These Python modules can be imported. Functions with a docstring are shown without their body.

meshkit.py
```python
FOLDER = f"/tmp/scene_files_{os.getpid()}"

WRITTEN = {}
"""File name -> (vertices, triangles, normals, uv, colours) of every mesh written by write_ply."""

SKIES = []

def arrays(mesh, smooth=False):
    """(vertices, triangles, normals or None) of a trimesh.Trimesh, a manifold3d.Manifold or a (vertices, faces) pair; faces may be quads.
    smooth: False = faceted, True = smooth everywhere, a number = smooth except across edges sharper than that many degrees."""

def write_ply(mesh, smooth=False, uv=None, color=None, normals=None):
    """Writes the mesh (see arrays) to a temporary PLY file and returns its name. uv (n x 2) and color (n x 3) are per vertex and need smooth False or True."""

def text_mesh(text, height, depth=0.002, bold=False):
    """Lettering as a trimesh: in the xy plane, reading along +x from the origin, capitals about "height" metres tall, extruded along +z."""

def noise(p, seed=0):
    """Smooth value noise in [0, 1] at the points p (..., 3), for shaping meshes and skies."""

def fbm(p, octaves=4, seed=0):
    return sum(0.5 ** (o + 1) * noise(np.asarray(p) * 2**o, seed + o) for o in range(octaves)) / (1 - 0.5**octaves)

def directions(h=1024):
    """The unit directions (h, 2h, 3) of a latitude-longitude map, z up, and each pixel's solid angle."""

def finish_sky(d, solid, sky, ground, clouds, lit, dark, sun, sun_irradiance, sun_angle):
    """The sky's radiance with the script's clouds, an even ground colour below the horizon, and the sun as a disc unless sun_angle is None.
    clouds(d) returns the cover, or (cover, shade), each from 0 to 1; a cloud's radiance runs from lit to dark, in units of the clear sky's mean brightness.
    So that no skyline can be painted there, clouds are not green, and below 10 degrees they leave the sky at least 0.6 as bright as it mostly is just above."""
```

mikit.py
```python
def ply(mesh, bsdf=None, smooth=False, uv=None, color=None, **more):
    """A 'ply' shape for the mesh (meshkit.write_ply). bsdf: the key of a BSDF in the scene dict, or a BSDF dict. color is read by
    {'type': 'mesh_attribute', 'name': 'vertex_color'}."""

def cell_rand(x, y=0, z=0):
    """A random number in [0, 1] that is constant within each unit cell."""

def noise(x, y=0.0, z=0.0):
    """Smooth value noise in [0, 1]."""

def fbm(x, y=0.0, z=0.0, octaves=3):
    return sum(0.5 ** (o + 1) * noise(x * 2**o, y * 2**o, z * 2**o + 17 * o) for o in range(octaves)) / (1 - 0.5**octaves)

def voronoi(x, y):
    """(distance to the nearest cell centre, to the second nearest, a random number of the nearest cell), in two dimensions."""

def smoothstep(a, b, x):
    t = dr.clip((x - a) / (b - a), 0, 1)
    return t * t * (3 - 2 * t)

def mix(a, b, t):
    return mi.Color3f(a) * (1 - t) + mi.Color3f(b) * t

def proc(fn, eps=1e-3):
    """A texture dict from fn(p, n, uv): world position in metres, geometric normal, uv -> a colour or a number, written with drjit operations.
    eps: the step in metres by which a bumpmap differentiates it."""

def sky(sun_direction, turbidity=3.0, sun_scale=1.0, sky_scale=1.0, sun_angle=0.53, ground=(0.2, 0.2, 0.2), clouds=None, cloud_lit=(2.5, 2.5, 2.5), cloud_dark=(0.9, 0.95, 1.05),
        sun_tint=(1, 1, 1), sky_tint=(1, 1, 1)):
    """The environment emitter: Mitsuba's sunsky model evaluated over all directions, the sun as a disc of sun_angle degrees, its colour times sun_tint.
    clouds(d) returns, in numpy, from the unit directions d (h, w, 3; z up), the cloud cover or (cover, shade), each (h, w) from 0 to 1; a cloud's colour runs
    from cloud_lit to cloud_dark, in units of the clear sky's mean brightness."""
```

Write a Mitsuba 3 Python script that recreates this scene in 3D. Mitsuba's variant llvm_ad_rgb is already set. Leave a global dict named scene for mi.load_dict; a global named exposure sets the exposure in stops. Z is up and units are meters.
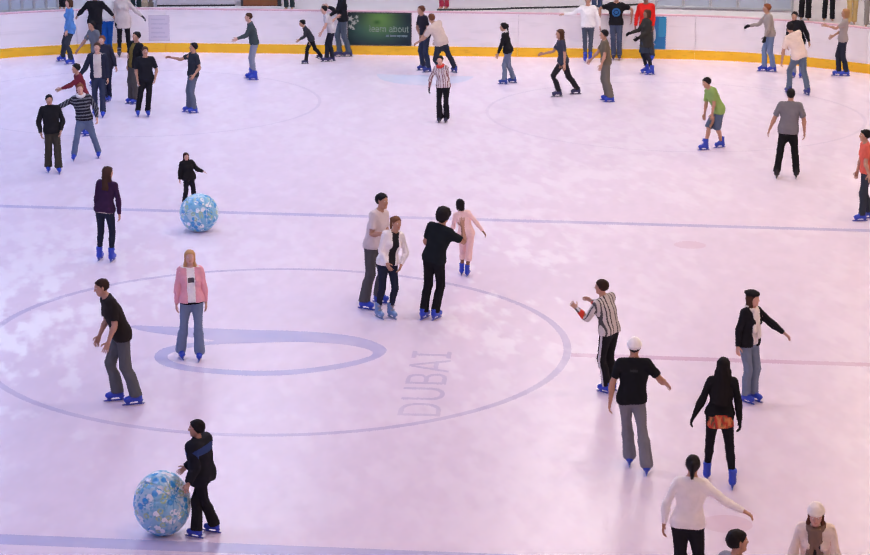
import math
import numpy as np
import trimesh
import mitsuba as mi
import drjit as dr
import mikit
import meshkit
from manifold3d import Manifold, Mesh
from shapely.geometry import Polygon, Point, LineString, box as sbox
from shapely import affinity

T = mi.ScalarTransform4f
scene, labels = {}, {}
exposure = -0.35

# ------------------------------------------------------------------ camera, lights, exposure
W, H, F = 870, 555, 2280.2
EYE = np.array([5.175, -33.599, 9.969])
YAW, PIT, ROLL = -0.08087, 0.25701, 0.009726
FW = np.array([math.sin(YAW) * math.cos(PIT), math.cos(YAW) * math.cos(PIT), -math.sin(PIT)])
_r = np.array([math.cos(YAW), -math.sin(YAW), 0.0])
_u = np.cross(_r, FW)
RT = _r * math.cos(ROLL) + _u * math.sin(ROLL)
UP = _u * math.cos(ROLL) - _r * math.sin(ROLL)
scene['camera'] = dict(type='perspective', fov=math.degrees(2 * math.atan(W / 2 / F)), fov_axis='x', near_clip=0.1, far_clip=500.0,
                       to_world=T().look_at(origin=EYE.tolist(), target=(EYE + FW).tolist(), up=UP.tolist()))
CEIL = 11.5
LAMPS = []                                   # (x, y, tint): rows of ceiling light panels over the rink
for ix, x in enumerate((-13.5, -4.5, 4.5, 13.5)):
    for iy, y in enumerate((-27, -18, -9, 0, 9, 18, 27)):
        # cool lilac tubes on the left, warm pink ones on the right, dimmer towards the near end
        LAMPS.append((x, y, np.maximum(np.array([19.6, 18.8, 21.2]) + np.array([12.4, 5.4, -5.6]) * x / 13.5 + np.array([9.2, 11.0, 11.0]) * y / 27, 0.6)))
LAMP_POWER = 0.80


def proj(P):
    v = np.atleast_2d(P) - EYE
    return np.c_[W / 2 + F * (v @ RT) / (v @ FW), H / 2 - F * (v @ UP) / (v @ FW)]


def ground(x, y, z=0.0):
    """The point of the level z that the photograph shows at this pixel."""
    d = (x - W / 2) / F * RT - (y - H / 2) / F * UP + FW
    return EYE + d * ((z - EYE[2]) / d[2])


# ------------------------------------------------------------------ materials
N, FBM, SS, MIX = mikit.noise, mikit.fbm, mikit.smoothstep, mikit.mix


def scrapes_glints(p):
    """Scraped, snowy patches of the ice plus light glints painted white: 0 clean, 1 white."""
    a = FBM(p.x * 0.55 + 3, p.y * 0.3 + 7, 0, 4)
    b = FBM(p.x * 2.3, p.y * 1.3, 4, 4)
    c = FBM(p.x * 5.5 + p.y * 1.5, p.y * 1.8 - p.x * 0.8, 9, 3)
    left = dr.exp(-(dr.square((p.x + 4.2) / 1.9) + dr.square((p.y + 0.5) / 6.0)))  # bright streaks of reflected light, painted in among the scrapings
    right = dr.exp(-(dr.square((p.x - 3.4) / 1.3) + dr.square((p.y - 3.0) / 4.2)))  # more painted glints, right of the ring
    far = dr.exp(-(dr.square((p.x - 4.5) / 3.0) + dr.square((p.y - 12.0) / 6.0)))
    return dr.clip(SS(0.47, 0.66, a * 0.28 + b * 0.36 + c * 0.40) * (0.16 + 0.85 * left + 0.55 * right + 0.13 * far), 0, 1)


def ice_rgb(p, n, uv):
    big = FBM(p.x * 0.13 + 9, p.y * 0.11, 2, 3)
    base = MIX((0.715, 0.610, 0.735), (0.755, 0.645, 0.760), SS(0.35, 0.65, big))
    fine = FBM(p.x * 6, p.y * 2.5, 1, 3)
    base = base * (0.96 + 0.08 * fine)
    return MIX(base, (0.92, 0.90, 0.95), scrapes_glints(p) * 0.85)  # whitens snow scrapings and painted glints alike


def paint(rgb, strength=0.8, seed=0.0):
    def fn(p, n, uv):
        fade = SS(0.15, 0.75, FBM(p.x * 1.1 + seed, p.y * 0.9, 3, 3)) * 0.35 + 0.65
        return MIX(ice_rgb(p, n, uv), rgb, dr.clip(fade * strength * (1 - 0.75 * scrapes_glints(p)), 0, 1))
    return fn


def ice_bump(p, n, uv):
    s1 = N(p.x * 1.2 + p.y * 22, p.y * 1.6 - p.x * 0.2, 3)
    s2 = N(p.x * 20 - p.y * 9, p.y * 2.1 + p.x * 3, 8)
    return FBM(p.x * 2.5, p.y * 2.5, 0, 4) * 0.8 + 0.25 * s1 + 0.25 * s2


def ice_bsdf(fn):
    return {'type': 'bumpmap', 'arbitrary': mikit.proc(ice_bump, 5e-3), 'scale': 0.006,
            'bsdf': {'type': 'principled', 'base_color': mikit.proc(fn), 'roughness': 0.27, 'specular': 0.45}}


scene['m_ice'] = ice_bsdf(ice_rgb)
scene['m_paint_blue'] = ice_bsdf(paint((0.38, 0.38, 0.63), 0.84, 1))
scene['m_paint_ring'] = ice_bsdf(paint((0.42, 0.37, 0.57), 0.66, 2))
scene['m_paint_line'] = ice_bsdf(paint((0.38, 0.36, 0.60), 0.66, 7))
scene['m_paint_red'] = ice_bsdf(paint((0.50, 0.28, 0.44), 0.62, 3))
scene['m_paint_pale'] = ice_bsdf(paint((0.55, 0.48, 0.62), 0.36, 4))
scene['m_paint_crease'] = ice_bsdf(paint((0.50, 0.62, 0.82), 0.60, 5))
scene['m_paint_word'] = ice_bsdf(paint((0.42, 0.37, 0.57), 0.46, 8))
scene['m_paint_spot'] = ice_bsdf(paint((0.66, 0.45, 0.55), 0.50, 6))


def col(rgb):
    return {'type': 'rgb', 'value': [float(c) for c in rgb]}


def pr(rgb, rough=0.5, **k):
    return {'type': 'twosided', 'bsdf': {'type': 'principled', 'base_color': col(rgb) if not isinstance(rgb, dict) else rgb, 'roughness': rough, **k}}


VC = {'type': 'mesh_attribute', 'name': 'vertex_color'}
scene['m_cloth'] = pr(VC, 0.85, specular=0.15, sheen=0.08)
scene['m_skin'] = pr(VC, 0.55, specular=0.4)
scene['m_hair'] = pr(VC, 0.6, specular=0.15)
scene['m_shell'] = pr(VC, 0.35, specular=0.5)          # plastic boot shells and buckles
scene['m_steel'] = pr((0.62, 0.63, 0.66), 0.25, metallic=0.9)


def board_rgb(p, n, uv):
    s = FBM(p.x * 3 + p.y * 2, p.z * 5, 1, 3)
    scuff = SS(0.55, 0.8, FBM((p.x - p.y) * 1.7, p.z * 9, 6, 4))
    return MIX((0.90, 0.84, 0.87), (0.94, 0.88, 0.91), s) * (1 - 0.06 * scuff)


def kick_rgb(p, n, uv):
    s = FBM(p.x * 4 + p.y * 3, p.z * 6, 1, 3)
    return MIX((0.95, 0.52, 0.022), (0.98, 0.58, 0.030), s) * (1 - 0.10 * SS(0.6, 0.8, FBM((p.x - p.y) * 5, p.z * 20, 6, 3)))


def tile_rgb(p, n, uv):
    s = FBM(p.x * 0.8, p.y * 0.8, 1, 3)
    return MIX((0.60, 0.56, 0.58), (0.70, 0.66, 0.68), s)


def wood_rgb(p, n, uv):
    g = FBM(p.x * 14 + p.y * 3, p.z * 2.2, p.y * 4, 4)
    return MIX((0.17, 0.050, 0.018), (0.30, 0.10, 0.035), g)


scene['m_board'] = {'type': 'twosided', 'bsdf': {'type': 'principled', 'base_color': mikit.proc(board_rgb), 'roughness': 0.4, 'specular': 0.5}}
scene['m_kick'] = {'type': 'twosided', 'bsdf': {'type': 'principled', 'base_color': mikit.proc(kick_rgb), 'roughness': 0.4, 'specular': 0.4}}
scene['m_cap'] = pr((0.76, 0.50, 0.56), 0.4)
scene['m_tile'] = {'type': 'twosided', 'bsdf': {'type': 'principled', 'base_color': mikit.proc(tile_rgb), 'roughness': 0.35, 'specular': 0.5}}
scene['m_wood'] = {'type': 'twosided', 'bsdf': {'type': 'principled', 'base_color': mikit.proc(wood_rgb), 'roughness': 0.45}}
scene['m_wall'] = pr((0.62, 0.56, 0.60), 0.8)
scene['m_ceiling'] = pr((0.55, 0.53, 0.55), 0.9)
scene['m_grey_panel'] = pr((0.50, 0.47, 0.53), 0.5)
scene['m_metal_paint'] = pr((0.45, 0.47, 0.50), 0.35, metallic=0.5)
scene['m_dark'] = pr((0.03, 0.03, 0.035), 0.5)
scene['m_plain'] = pr(VC, 0.5)
scene['m_glass'] = {'type': 'thindielectric', 'int_ior': 1.5}
scene['m_lamp'] = pr((0.8, 0.8, 0.8), 0.5)


def ball_rgb(p, n, uv):
    """Printed vinyl: blue, cyan, white and pale green blots and rings."""
    ax, ay, az = dr.abs(n.x), dr.abs(n.y), dr.abs(n.z)
    top = (az > ax) & (az > ay)
    qx = dr.select(top, p.x, dr.select(ax > ay, p.y, p.x)) * 11
    qy = dr.select(top, p.y, p.z) * 11
    d1, d2, c = mikit.voronoi(qx, qy)
    e1, e2, e = mikit.voronoi(qx * 0.45 + 11, qy * 0.45 + 5)
    a = MIX((0.46, 0.64, 0.74), (0.20, 0.48, 0.68), SS(0.25, 0.75, e))
    blot = dr.select(c < 0.30, 1.0, 0.0) * SS(0.50, 0.34, d1)
    a = MIX(a, (0.045, 0.30, 0.66), blot)
    white = dr.select((c > 0.5) & (c < 0.78), 1.0, 0.0) * SS(0.52, 0.38, d1)
    a = MIX(a, (0.80, 0.84, 0.88), white)
    ring = dr.select(c > 0.80, 1.0, 0.0) * SS(0.14, 0.20, d1) * SS(0.46, 0.36, d1)
    a = MIX(a, (0.42, 0.58, 0.36), ring)
    f1, f2, f = mikit.voronoi(qx * 2.3 + 31, qy * 2.3)
    return MIX(a, (0.12, 0.42, 0.62), dr.select(f < 0.22, 0.8, 0.0) * SS(0.45, 0.30, f1))


scene['m_ball'] = {'type': 'twosided', 'bsdf': {'type': 'principled', 'base_color': mikit.proc(ball_rgb), 'roughness': 0.22, 'specular': 0.6, 'clearcoat': 0.4}}


# ------------------------------------------------------------------ scene entry helpers
def numbered(key):
    if key not in scene and key not in labels:
        return key
    n = 1
    while f'{key}_{n:03d}' in scene or f'{key}_{n:03d}' in labels:
        n += 1
    return f'{key}_{n:03d}'


def put(key, mesh, mat, smooth=False, color=None, label=None, **more):
    key = numbered(key)
    if color is not None:
        v = mesh[0] if isinstance(mesh, tuple) else mesh.vertices
        color = np.broadcast_to(np.asarray(color, float), (len(v), 3)) if np.ndim(color) == 1 else color
    scene[key] = mikit.ply(mesh, mat, smooth=smooth, color=color, **more)
    if label:
        labels[key] = {'label': label}
    return key


def struct(key, mesh, mat, label, smooth=False, **k):
    key = put(key, mesh, mat, smooth, **k)
    labels[key] = {'label': label, 'kind': 'structure'}
    return key


def bx(x0, x1, y0, y1, z0, z1):
    m = trimesh.creation.box((x1 - x0, y1 - y0, z1 - z0))
    m.apply_translation(((x0 + x1) / 2, (y0 + y1) / 2, (z0 + z1) / 2))
    return m


def bevel(x0, x1, y0, y1, z0, z1, r=0.01):
    pts = [[x, y, z] for a in range(3) for x in (x0 + r * (a != 0), x1 - r * (a != 0)) for y in (y0 + r * (a != 1), y1 - r * (a != 1)) for z in (z0 + r * (a != 2), z1 - r * (a != 2))]
    return trimesh.convex.convex_hull(np.array(pts))


def tube(a, b, r, n=10):
    return trimesh.creation.cylinder(r, segment=[a, b], sections=n)


def cat(*ms):
    return trimesh.util.concatenate([m for m in ms])


def flat(poly, z):
    """A shapely polygon as a level sheet of paint at height z."""
    out = []
    for g in getattr(poly, 'geoms', [poly]):
        v, f = trimesh.creation.triangulate_polygon(g, engine='earcut')
        v, f = np.asarray(v), np.asarray(f)
        a = np.cross(v[f[:, 1]] - v[f[:, 0]], v[f[:, 2]] - v[f[:, 0]])
        f[a < 0] = f[a < 0][:, ::-1]
        out.append(trimesh.Trimesh(np.c_[v, np.full(len(v), z)], f, process=False))
    return cat(*out)


# ------------------------------------------------------------------ the rink outline
def arc(cx, cy, r, a0, a1, n):
    return [(cx + r * math.cos(a), cy + r * math.sin(a)) for a in np.radians(np.linspace(a0, a1, n))]


XL, XR, YF, YN, RAD = -14.6, 14.9, 27.95, -29.0, 8.2
TILT = 0.055                                             # the far end runs slightly askew to the painted lines
ring_pts = arc(XL + RAD, YF - 0.36 - RAD, RAD, 180, 92, 9) + arc(XR - RAD, YF + 0.40 - RAD, RAD, 88, 0, 9) + arc(XR - RAD, YN + RAD, RAD, 0, -90, 9) + arc(XL + RAD, YN + RAD, RAD, -90, -180, 9)
ring_line = LineString(ring_pts + ring_pts[:1])
rink = Polygon(ring_pts)

# ------------------------------------------------------------------ ice and its painted markings
slab = trimesh.creation.extrude_polygon(rink.buffer(0.05), 0.2, engine='earcut')
slab.apply_translation((0, 0, -0.2))
struct('floor', slab, 'm_ice', 'pale lavender sheet of skating ice with faint scrapes, painted glints and painted lines')


def mark(key, poly, mat, label, z=0.0010):
    put('floor__' + key, flat(poly.intersection(rink.buffer(-0.02)), z), mat, label=label)


BLUE_Y, R0 = 8.62, 4.5
mark('blue_line', sbox(-16, BLUE_Y - 0.10, 16, BLUE_Y + 0.12), 'm_paint_line', 'thin grey-blue line painted across the ice behind the middle skaters')
mark('blue_line', sbox(-16, -BLUE_Y - 0.17, 16, -BLUE_Y + 0.15), 'm_paint_blue', 'broad blue line painted across the ice in front of the large ball')
circle = Point(0, 0).buffer(R0 + 0.06, 48).difference(Point(0, 0).buffer(R0 - 0.06, 48))
mark('centre_circle', circle, 'm_paint_ring', 'large faint violet circle painted round the middle of the ice')
mark('centre_line', sbox(R0 + 0.06, -0.28, 16, -0.08), 'm_paint_red', 'faded pink line running from the circle to the right')
mark('faceoff_spot', Point(*ground(690, 245)[:2]).buffer(0.29), 'm_paint_spot', 'small pale pink spot on the ice right of the middle')
mark('faceoff_spot', Point(*ground(727, 524)[:2]).buffer(0.31), 'm_paint_spot', 'pink spot on the ice beside the white sweater')
for x in (-6.5, 6.5):
    c = Point(x, 20.1).buffer(4.5, 48).difference(Point(x, 20.1).buffer(4.42, 48))
    mark('faceoff_circle', c, 'm_paint_pale', 'barely visible circle painted near the far ' + ('left' if x < 0 else 'right') + ' corner')
crease = affinity.scale(Point(0.15, 24.75).buffer(1.0, 24), 1.25, 1.5).intersection(sbox(-3, 20, 3, 24.75))
mark('goal_crease', crease, 'm_paint_crease', 'pale blue half round patch on the far ice')


def gpoly(px):
    q = np.array([ground(x, y)[:2] for x, y in px])
    for _ in range(3):                                     # round the corners off
        n = np.roll(q, -1, 0)
        q = np.stack([q * 0.75 + n * 0.25, q * 0.25 + n * 0.75], 1).reshape(-1, 2)
    return Polygon(q).buffer(0)


swirl_out = [(126, 325), (150, 326), (200, 328), (250, 330), (300, 331), (340, 334), (368, 339), (384, 346), (388, 351), (380, 358), (355, 366), (320, 372), (285, 375.5), (250, 376), (215, 374),
             (185, 371), (163, 366), (153, 359), (157, 351), (170, 346), (195, 342.5), (218, 341), (205, 339), (170, 335), (140, 331)]
swirl_in = [(218, 344), (245, 343.5), (280, 342), (315, 342), (350, 345), (372, 350), (374, 355), (355, 361), (320, 367), (285, 370.5), (250, 371), (215, 369), (188, 366), (170, 361), (166, 355), (180, 349.5), (200, 346)]
mark('painted_swirl', gpoly(swirl_out).difference(gpoly(swirl_in)), 'm_paint_blue', 'pale blue open loop painted inside the circle', 0.0014)


def ice_text(text, px0, px1, hgt, mat):
    """Lettering painted in the ice, reading away from the camera."""
    a, b = ground(*px0)[:2], ground(*px1)[:2]
    m = meshkit.text_mesh(text, 1.0, 0.001)
    L = np.linalg.norm(b - a)
    e = (b - a) / L
    q = np.array([-e[1], e[0]])
    w = m.bounds[1][0] - m.bounds[0][0]
    v = np.array(m.vertices)
    xy = a + np.outer((v[:, 0] - m.bounds[0][0]) / w * L, e) + np.outer(v[:, 1] * hgt, q)
    mm = trimesh.Trimesh(np.c_[xy, 0.0016 + v[:, 2] * 0.5], m.faces, process=False)
    put('floor__painted_word', mm, mat, label='faint violet word DUBAI painted in the ice, reading away from the viewer')


ice_text('DUBAI', (440, 416.5), (452, 352), 0.60, 'm_paint_word')

# ------------------------------------------------------------------ boards: one panel after another round the rink
BH, KICK = 1.17, 0.25
total = ring_line.length
npan = int(round(total / 2.4))
for i in range(npan):
    s0, s1 = total * i / npan, total * (i + 1) / npan
    ss = np.linspace(s0 + 0.004, s1 - 0.004, 5)
    pts = np.array([ring_line.interpolate(s).coords[0] for s in ss])
    if pts[:, 1].max() < -14:                            # the near end lies behind the camera
        continue
    tang = np.gradient(pts, axis=0)
    nrm = np.c_[-tang[:, 1], tang[:, 0]]                 # outward (the outline runs clockwise)
    nrm /= np.linalg.norm(nrm, axis=1, keepdims=True)

    def shell(o0, o1, z0, z1):
        a, b = pts + nrm * o0, pts + nrm * o1
        v = np.vstack([np.c_[a, np.full(5, z0)], np.c_[b, np.full(5, z0)], np.c_[b, np.full(5, z1)], np.c_[a, np.full(5, z1)]])
        f = []
        for k in range(4):
            for c in range(4):
                p, q = c * 5 + k, ((c + 1) % 4) * 5 + k
                f += [[p, p + 1, q + 1], [p, q + 1, q]]
        f += [[0, 5, 10], [0, 10, 15], [4, 14, 9], [4, 19, 14]]
        m = trimesh.Trimesh(v, f, process=False)
        m.fix_normals()
        return m
    put('wall_boards__panel', shell(0.0, 0.10, KICK, BH), 'm_board', smooth=40)
    put('wall_boards__kick_plate', shell(-0.018, 0.10, 0.0, KICK), 'm_kick', smooth=40)
    put('wall_boards__cap_rail', shell(-0.012, 0.13, BH, BH + 0.035), 'm_cap', smooth=40)
labels['wall_boards'] = {'label': 'white rink boards with yellow kick plates and pink cap around the ice', 'kind': 'structure'}

# ------------------------------------------------------------------ promenade, hall walls, ceiling and its lamps
PZ = 1.10
hall = sbox(-30, -46, 30, 42)
prom = trimesh.creation.extrude_polygon(hall.difference(rink.buffer(0.14)), 0.25, engine='earcut')
prom.apply_translation((0, 0, PZ - 0.25))
struct('floor_promenade', prom, 'm_tile', 'pale tiled promenade floor behind the boards')
struct('wall_far', bx(-30, 30, 42, 42.3, PZ, CEIL), 'm_wall', 'pale wall of the hall beyond the far boards')
struct('wall_near', bx(-30, 30, -46.3, -46, PZ, CEIL), 'm_wall', 'pale wall of the hall behind the viewer')
struct('wall_left', bx(-30.3, -30, -46, 42, PZ, CEIL), 'm_wall', 'pale wall of the hall left of the rink')
struct('wall_right', bx(30, 30.3, -46, 42, PZ, CEIL), 'm_wall', 'pale wall of the hall right of the rink')
struct('ceiling', bx(-30.3, 30.3, -46.3, 42.3, CEIL, CEIL + 0.3), 'm_ceiling', 'plain grey ceiling of the hall over the rink')
for x, y, tint in LAMPS:
    k = put('ceiling__light_frame', cat(bx(x - 1.6, x + 1.6, y - 0.86, y - 0.8, CEIL - 0.14, CEIL), bx(x - 1.6, x + 1.6, y + 0.8, y + 0.86, CEIL - 0.14, CEIL),
                                        bx(x - 1.6, x - 1.54, y - 0.8, y + 0.8, CEIL - 0.14, CEIL), bx(x + 1.54, x + 1.6, y - 0.8, y + 0.8, CEIL - 0.14, CEIL)), 'm_lamp')
    v = np.array([[x - 1.54, y - 0.8, CEIL - 0.1], [x + 1.54, y - 0.8, CEIL - 0.1], [x + 1.54, y + 0.8, CEIL - 0.1], [x - 1.54, y + 0.8, CEIL - 0.1]])
    put('ceiling__light_panel', trimesh.Trimesh(v, [[0, 2, 1], [0, 3, 2]], process=False), 'm_lamp', emitter={'type': 'area', 'radiance': col(tint * LAMP_POWER)})


# ------------------------------------------------------------------ modelling by distance fields
class Field:
    def __init__(s, lo, hi, h):
        s.lo, s.h = np.array(lo, float), h
        s.n = np.ceil((np.array(hi) - s.lo) / h).astype(int) + 1
        s.d = np.full(s.n, 0.3, np.float32)
        s.ax = [(s.lo[k] + h * np.arange(s.n[k])).astype(np.float32) for k in range(3)]

    def block(s, lo, hi):
        i0 = np.clip(np.floor((np.array(lo) - s.lo) / s.h).astype(int), 0, s.n)
        i1 = np.clip(np.ceil((np.array(hi) - s.lo) / s.h).astype(int) + 1, 0, s.n)
        sl = tuple(slice(a, b) for a, b in zip(i0, i1))
        return sl, np.meshgrid(*[s.ax[k][sl[k]] for k in range(3)], indexing='ij', sparse=True)

    def add(s, a, b, ra, rb, k=0.02, sc=(1, 1, 1), clips=(), cut=False):
        """A cone with round ends from a to b, squashed by sc about their middle; smooth union (or difference)."""
        a, b, sc = np.array(a, float), np.array(b, float), np.array(sc, float)
        c = (a + b) / 2
        m = max(ra, rb) * np.maximum(sc, 1e-3) + k + 3 * s.h
        sl, (X, Y, Z) = s.block(np.minimum(a, b) - m, np.maximum(a, b) + m)
        if min(x.size for x in (X, Y, Z)) == 0:
            return
        q = [(x - c[i]) / sc[i] for i, x in enumerate((X, Y, Z))]
        A, B = (a - c) / sc, (b - c) / sc
        ab = B - A
        L = float(ab @ ab) + 1e-12
        t = np.clip(((q[0] - A[0]) * ab[0] + (q[1] - A[1]) * ab[1] + (q[2] - A[2]) * ab[2]) / L, 0, 1)
        d = (np.sqrt((q[0] - A[0] - t * ab[0]) ** 2 + (q[1] - A[1] - t * ab[1]) ** 2 + (q[2] - A[2] - t * ab[2]) ** 2) - (ra + t * (rb - ra))) * sc.min()
        for p, n in clips:
            d = np.maximum(d, (X - p[0]) * n[0] + (Y - p[1]) * n[1] + (Z - p[2]) * n[2])
        o = s.d[sl]
        if cut:
            s.d[sl] = np.maximum(o, -d)
        else:
            g = np.clip(0.5 + 0.5 * (o - d) / k, 0, 1)
            s.d[sl] = o * (1 - g) + d * g - k * g * (1 - g)

    def clip(s, p, n):
        X, Y, Z = np.meshgrid(*s.ax, indexing='ij', sparse=True)
        s.d = np.maximum(s.d, (X - p[0]) * n[0] + (Y - p[1]) * n[1] + (Z - p[2]) * n[2])

    def cutbox(s, lo, hi):
        sl, (X, Y, Z) = s.block(np.array(lo) - 3 * s.h, np.array(hi) + 3 * s.h)
        d = np.maximum(np.maximum(np.maximum(lo[0] - X, X - hi[0]), np.maximum(lo[1] - Y, Y - hi[1])), np.maximum(lo[2] - Z, Z - hi[2]))
        s.d[sl] = np.maximum(s.d[sl], -d)

    def folds(s, amp, f=(9, 9, 5), seed=0):
        P = np.stack(np.meshgrid(*s.ax, indexing='ij'), -1)
        near = np.abs(s.d) < 0.04
        s.d[near] += (amp * 2 * (meshkit.fbm(P[near] * np.array(f), 2, seed) - 0.5)).astype(np.float32)

    def mesh(s, tol=0.0, refine=0.0):
        d = np.pad(s.d, 1, constant_values=0.3)
        lo = s.lo - s.h
        ins = d < 0
        cells = np.zeros(np.array(d.shape) - 1, np.int8)
        for i, j, k in np.ndindex(2, 2, 2):
            cells += ins[i:i + cells.shape[0], j:j + cells.shape[1], k:k + cells.shape[2]]
        act = np.argwhere((cells > 0) & (cells < 8))
        idx = np.full(cells.shape, -1, np.int64)
        idx[tuple(act.T)] = np.arange(len(act))
        acc, cnt = np.zeros((len(act), 3)), np.zeros(len(act))
        cor = list(np.ndindex(2, 2, 2))
        for a in cor:
            for ax in range(3):
                if a[ax]:
                    continue
                b = list(a)
                b[ax] = 1
                da, db = d[tuple((act + a).T)], d[tuple((act + b).T)]
                x = (da < 0) != (db < 0)
                t = da[x] / (da[x] - db[x])
                p = act[x] + np.array(a)
                p = p.astype(float)
                p[:, ax] += t
                acc[x] += p
                cnt[x] += 1
        v = lo + s.h * acc / cnt[:, None]
        fs = []
        for ax in range(3):
            u, w = (ax + 1) % 3, (ax + 2) % 3
            s0, s1 = [slice(None)] * 3, [slice(None)] * 3
            s0[ax], s1[ax] = slice(0, -1), slice(1, None)
            A, B = ins[tuple(s0)], ins[tuple(s1)]
            e = np.argwhere(A != B)
            e = e[(e[:, u] > 0) & (e[:, w] > 0)]
            q = []
            for du, dw in ((1, 1), (0, 1), (0, 0), (1, 0)):
                c = e.copy()
                c[:, u] -= du
                c[:, w] -= dw
                q.append(idx[tuple(c.T)])
            q = np.stack(q, 1)
            flip = ~A[tuple(e.T)]
            q[flip] = q[flip][:, ::-1]
            fs += [q[:, [0, 1, 2]], q[:, [0, 2, 3]]]
        return tidy(v, np.vstack(fs), tol, refine)


def tidy(v, f, tol, refine):
    m = Manifold(Mesh(v.astype(np.float32), f.astype(np.uint32)))
    if m.is_empty() or tol <= 0:
        return v, f
    m = m.simplify(tol)
    if refine:
        m = m.refine_to_length(refine)
    g = m.to_mesh()
    return np.array(g.vert_properties[:, :3], float), np.array(g.tri_verts)


def V(*a):
    return np.array(a, float)


# ------------------------------------------------------------------ the figure: joints at rest (arms lowered 40 degrees from straight down), 1.75 m tall, facing +y
def joints(g):
    f = g == 'f'
    sx, hx = (0.146, 0.090) if f else (0.168, 0.086)
    ad = V(math.sin(math.radians(40)), 0, -math.cos(math.radians(40)))
    J = dict(pelvis=V(0, 0, 0.96), spine=V(0, 0, 1.08), chest=V(0, -0.01, 1.26), neck=V(0, -0.02, 1.475), head=V(0, -0.005, 1.56), top=V(0, -0.01, 1.755))
    for n, s in (('R', 1), ('L', -1)):
        m = V(s, 1, 1)
        J['sh' + n] = V(sx, -0.015, 1.42) * m
        J['el' + n] = (V(sx, -0.015, 1.42) + ad * 0.285) * m
        J['wr' + n] = (V(sx, -0.015, 1.42) + ad * 0.535) * m
        J['fi' + n] = (V(sx, -0.015, 1.42) + ad * 0.72) * m
        J['hip' + n] = V(hx, 0, 0.925) * m
        J['kn' + n] = V(hx + 0.012, 0.012, 0.50) * m
        J['an' + n] = V(hx + 0.018, -0.015, 0.085) * m
        J['toe' + n] = V(hx + 0.03, 0.15, 0.03) * m
    return J, ad


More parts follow.
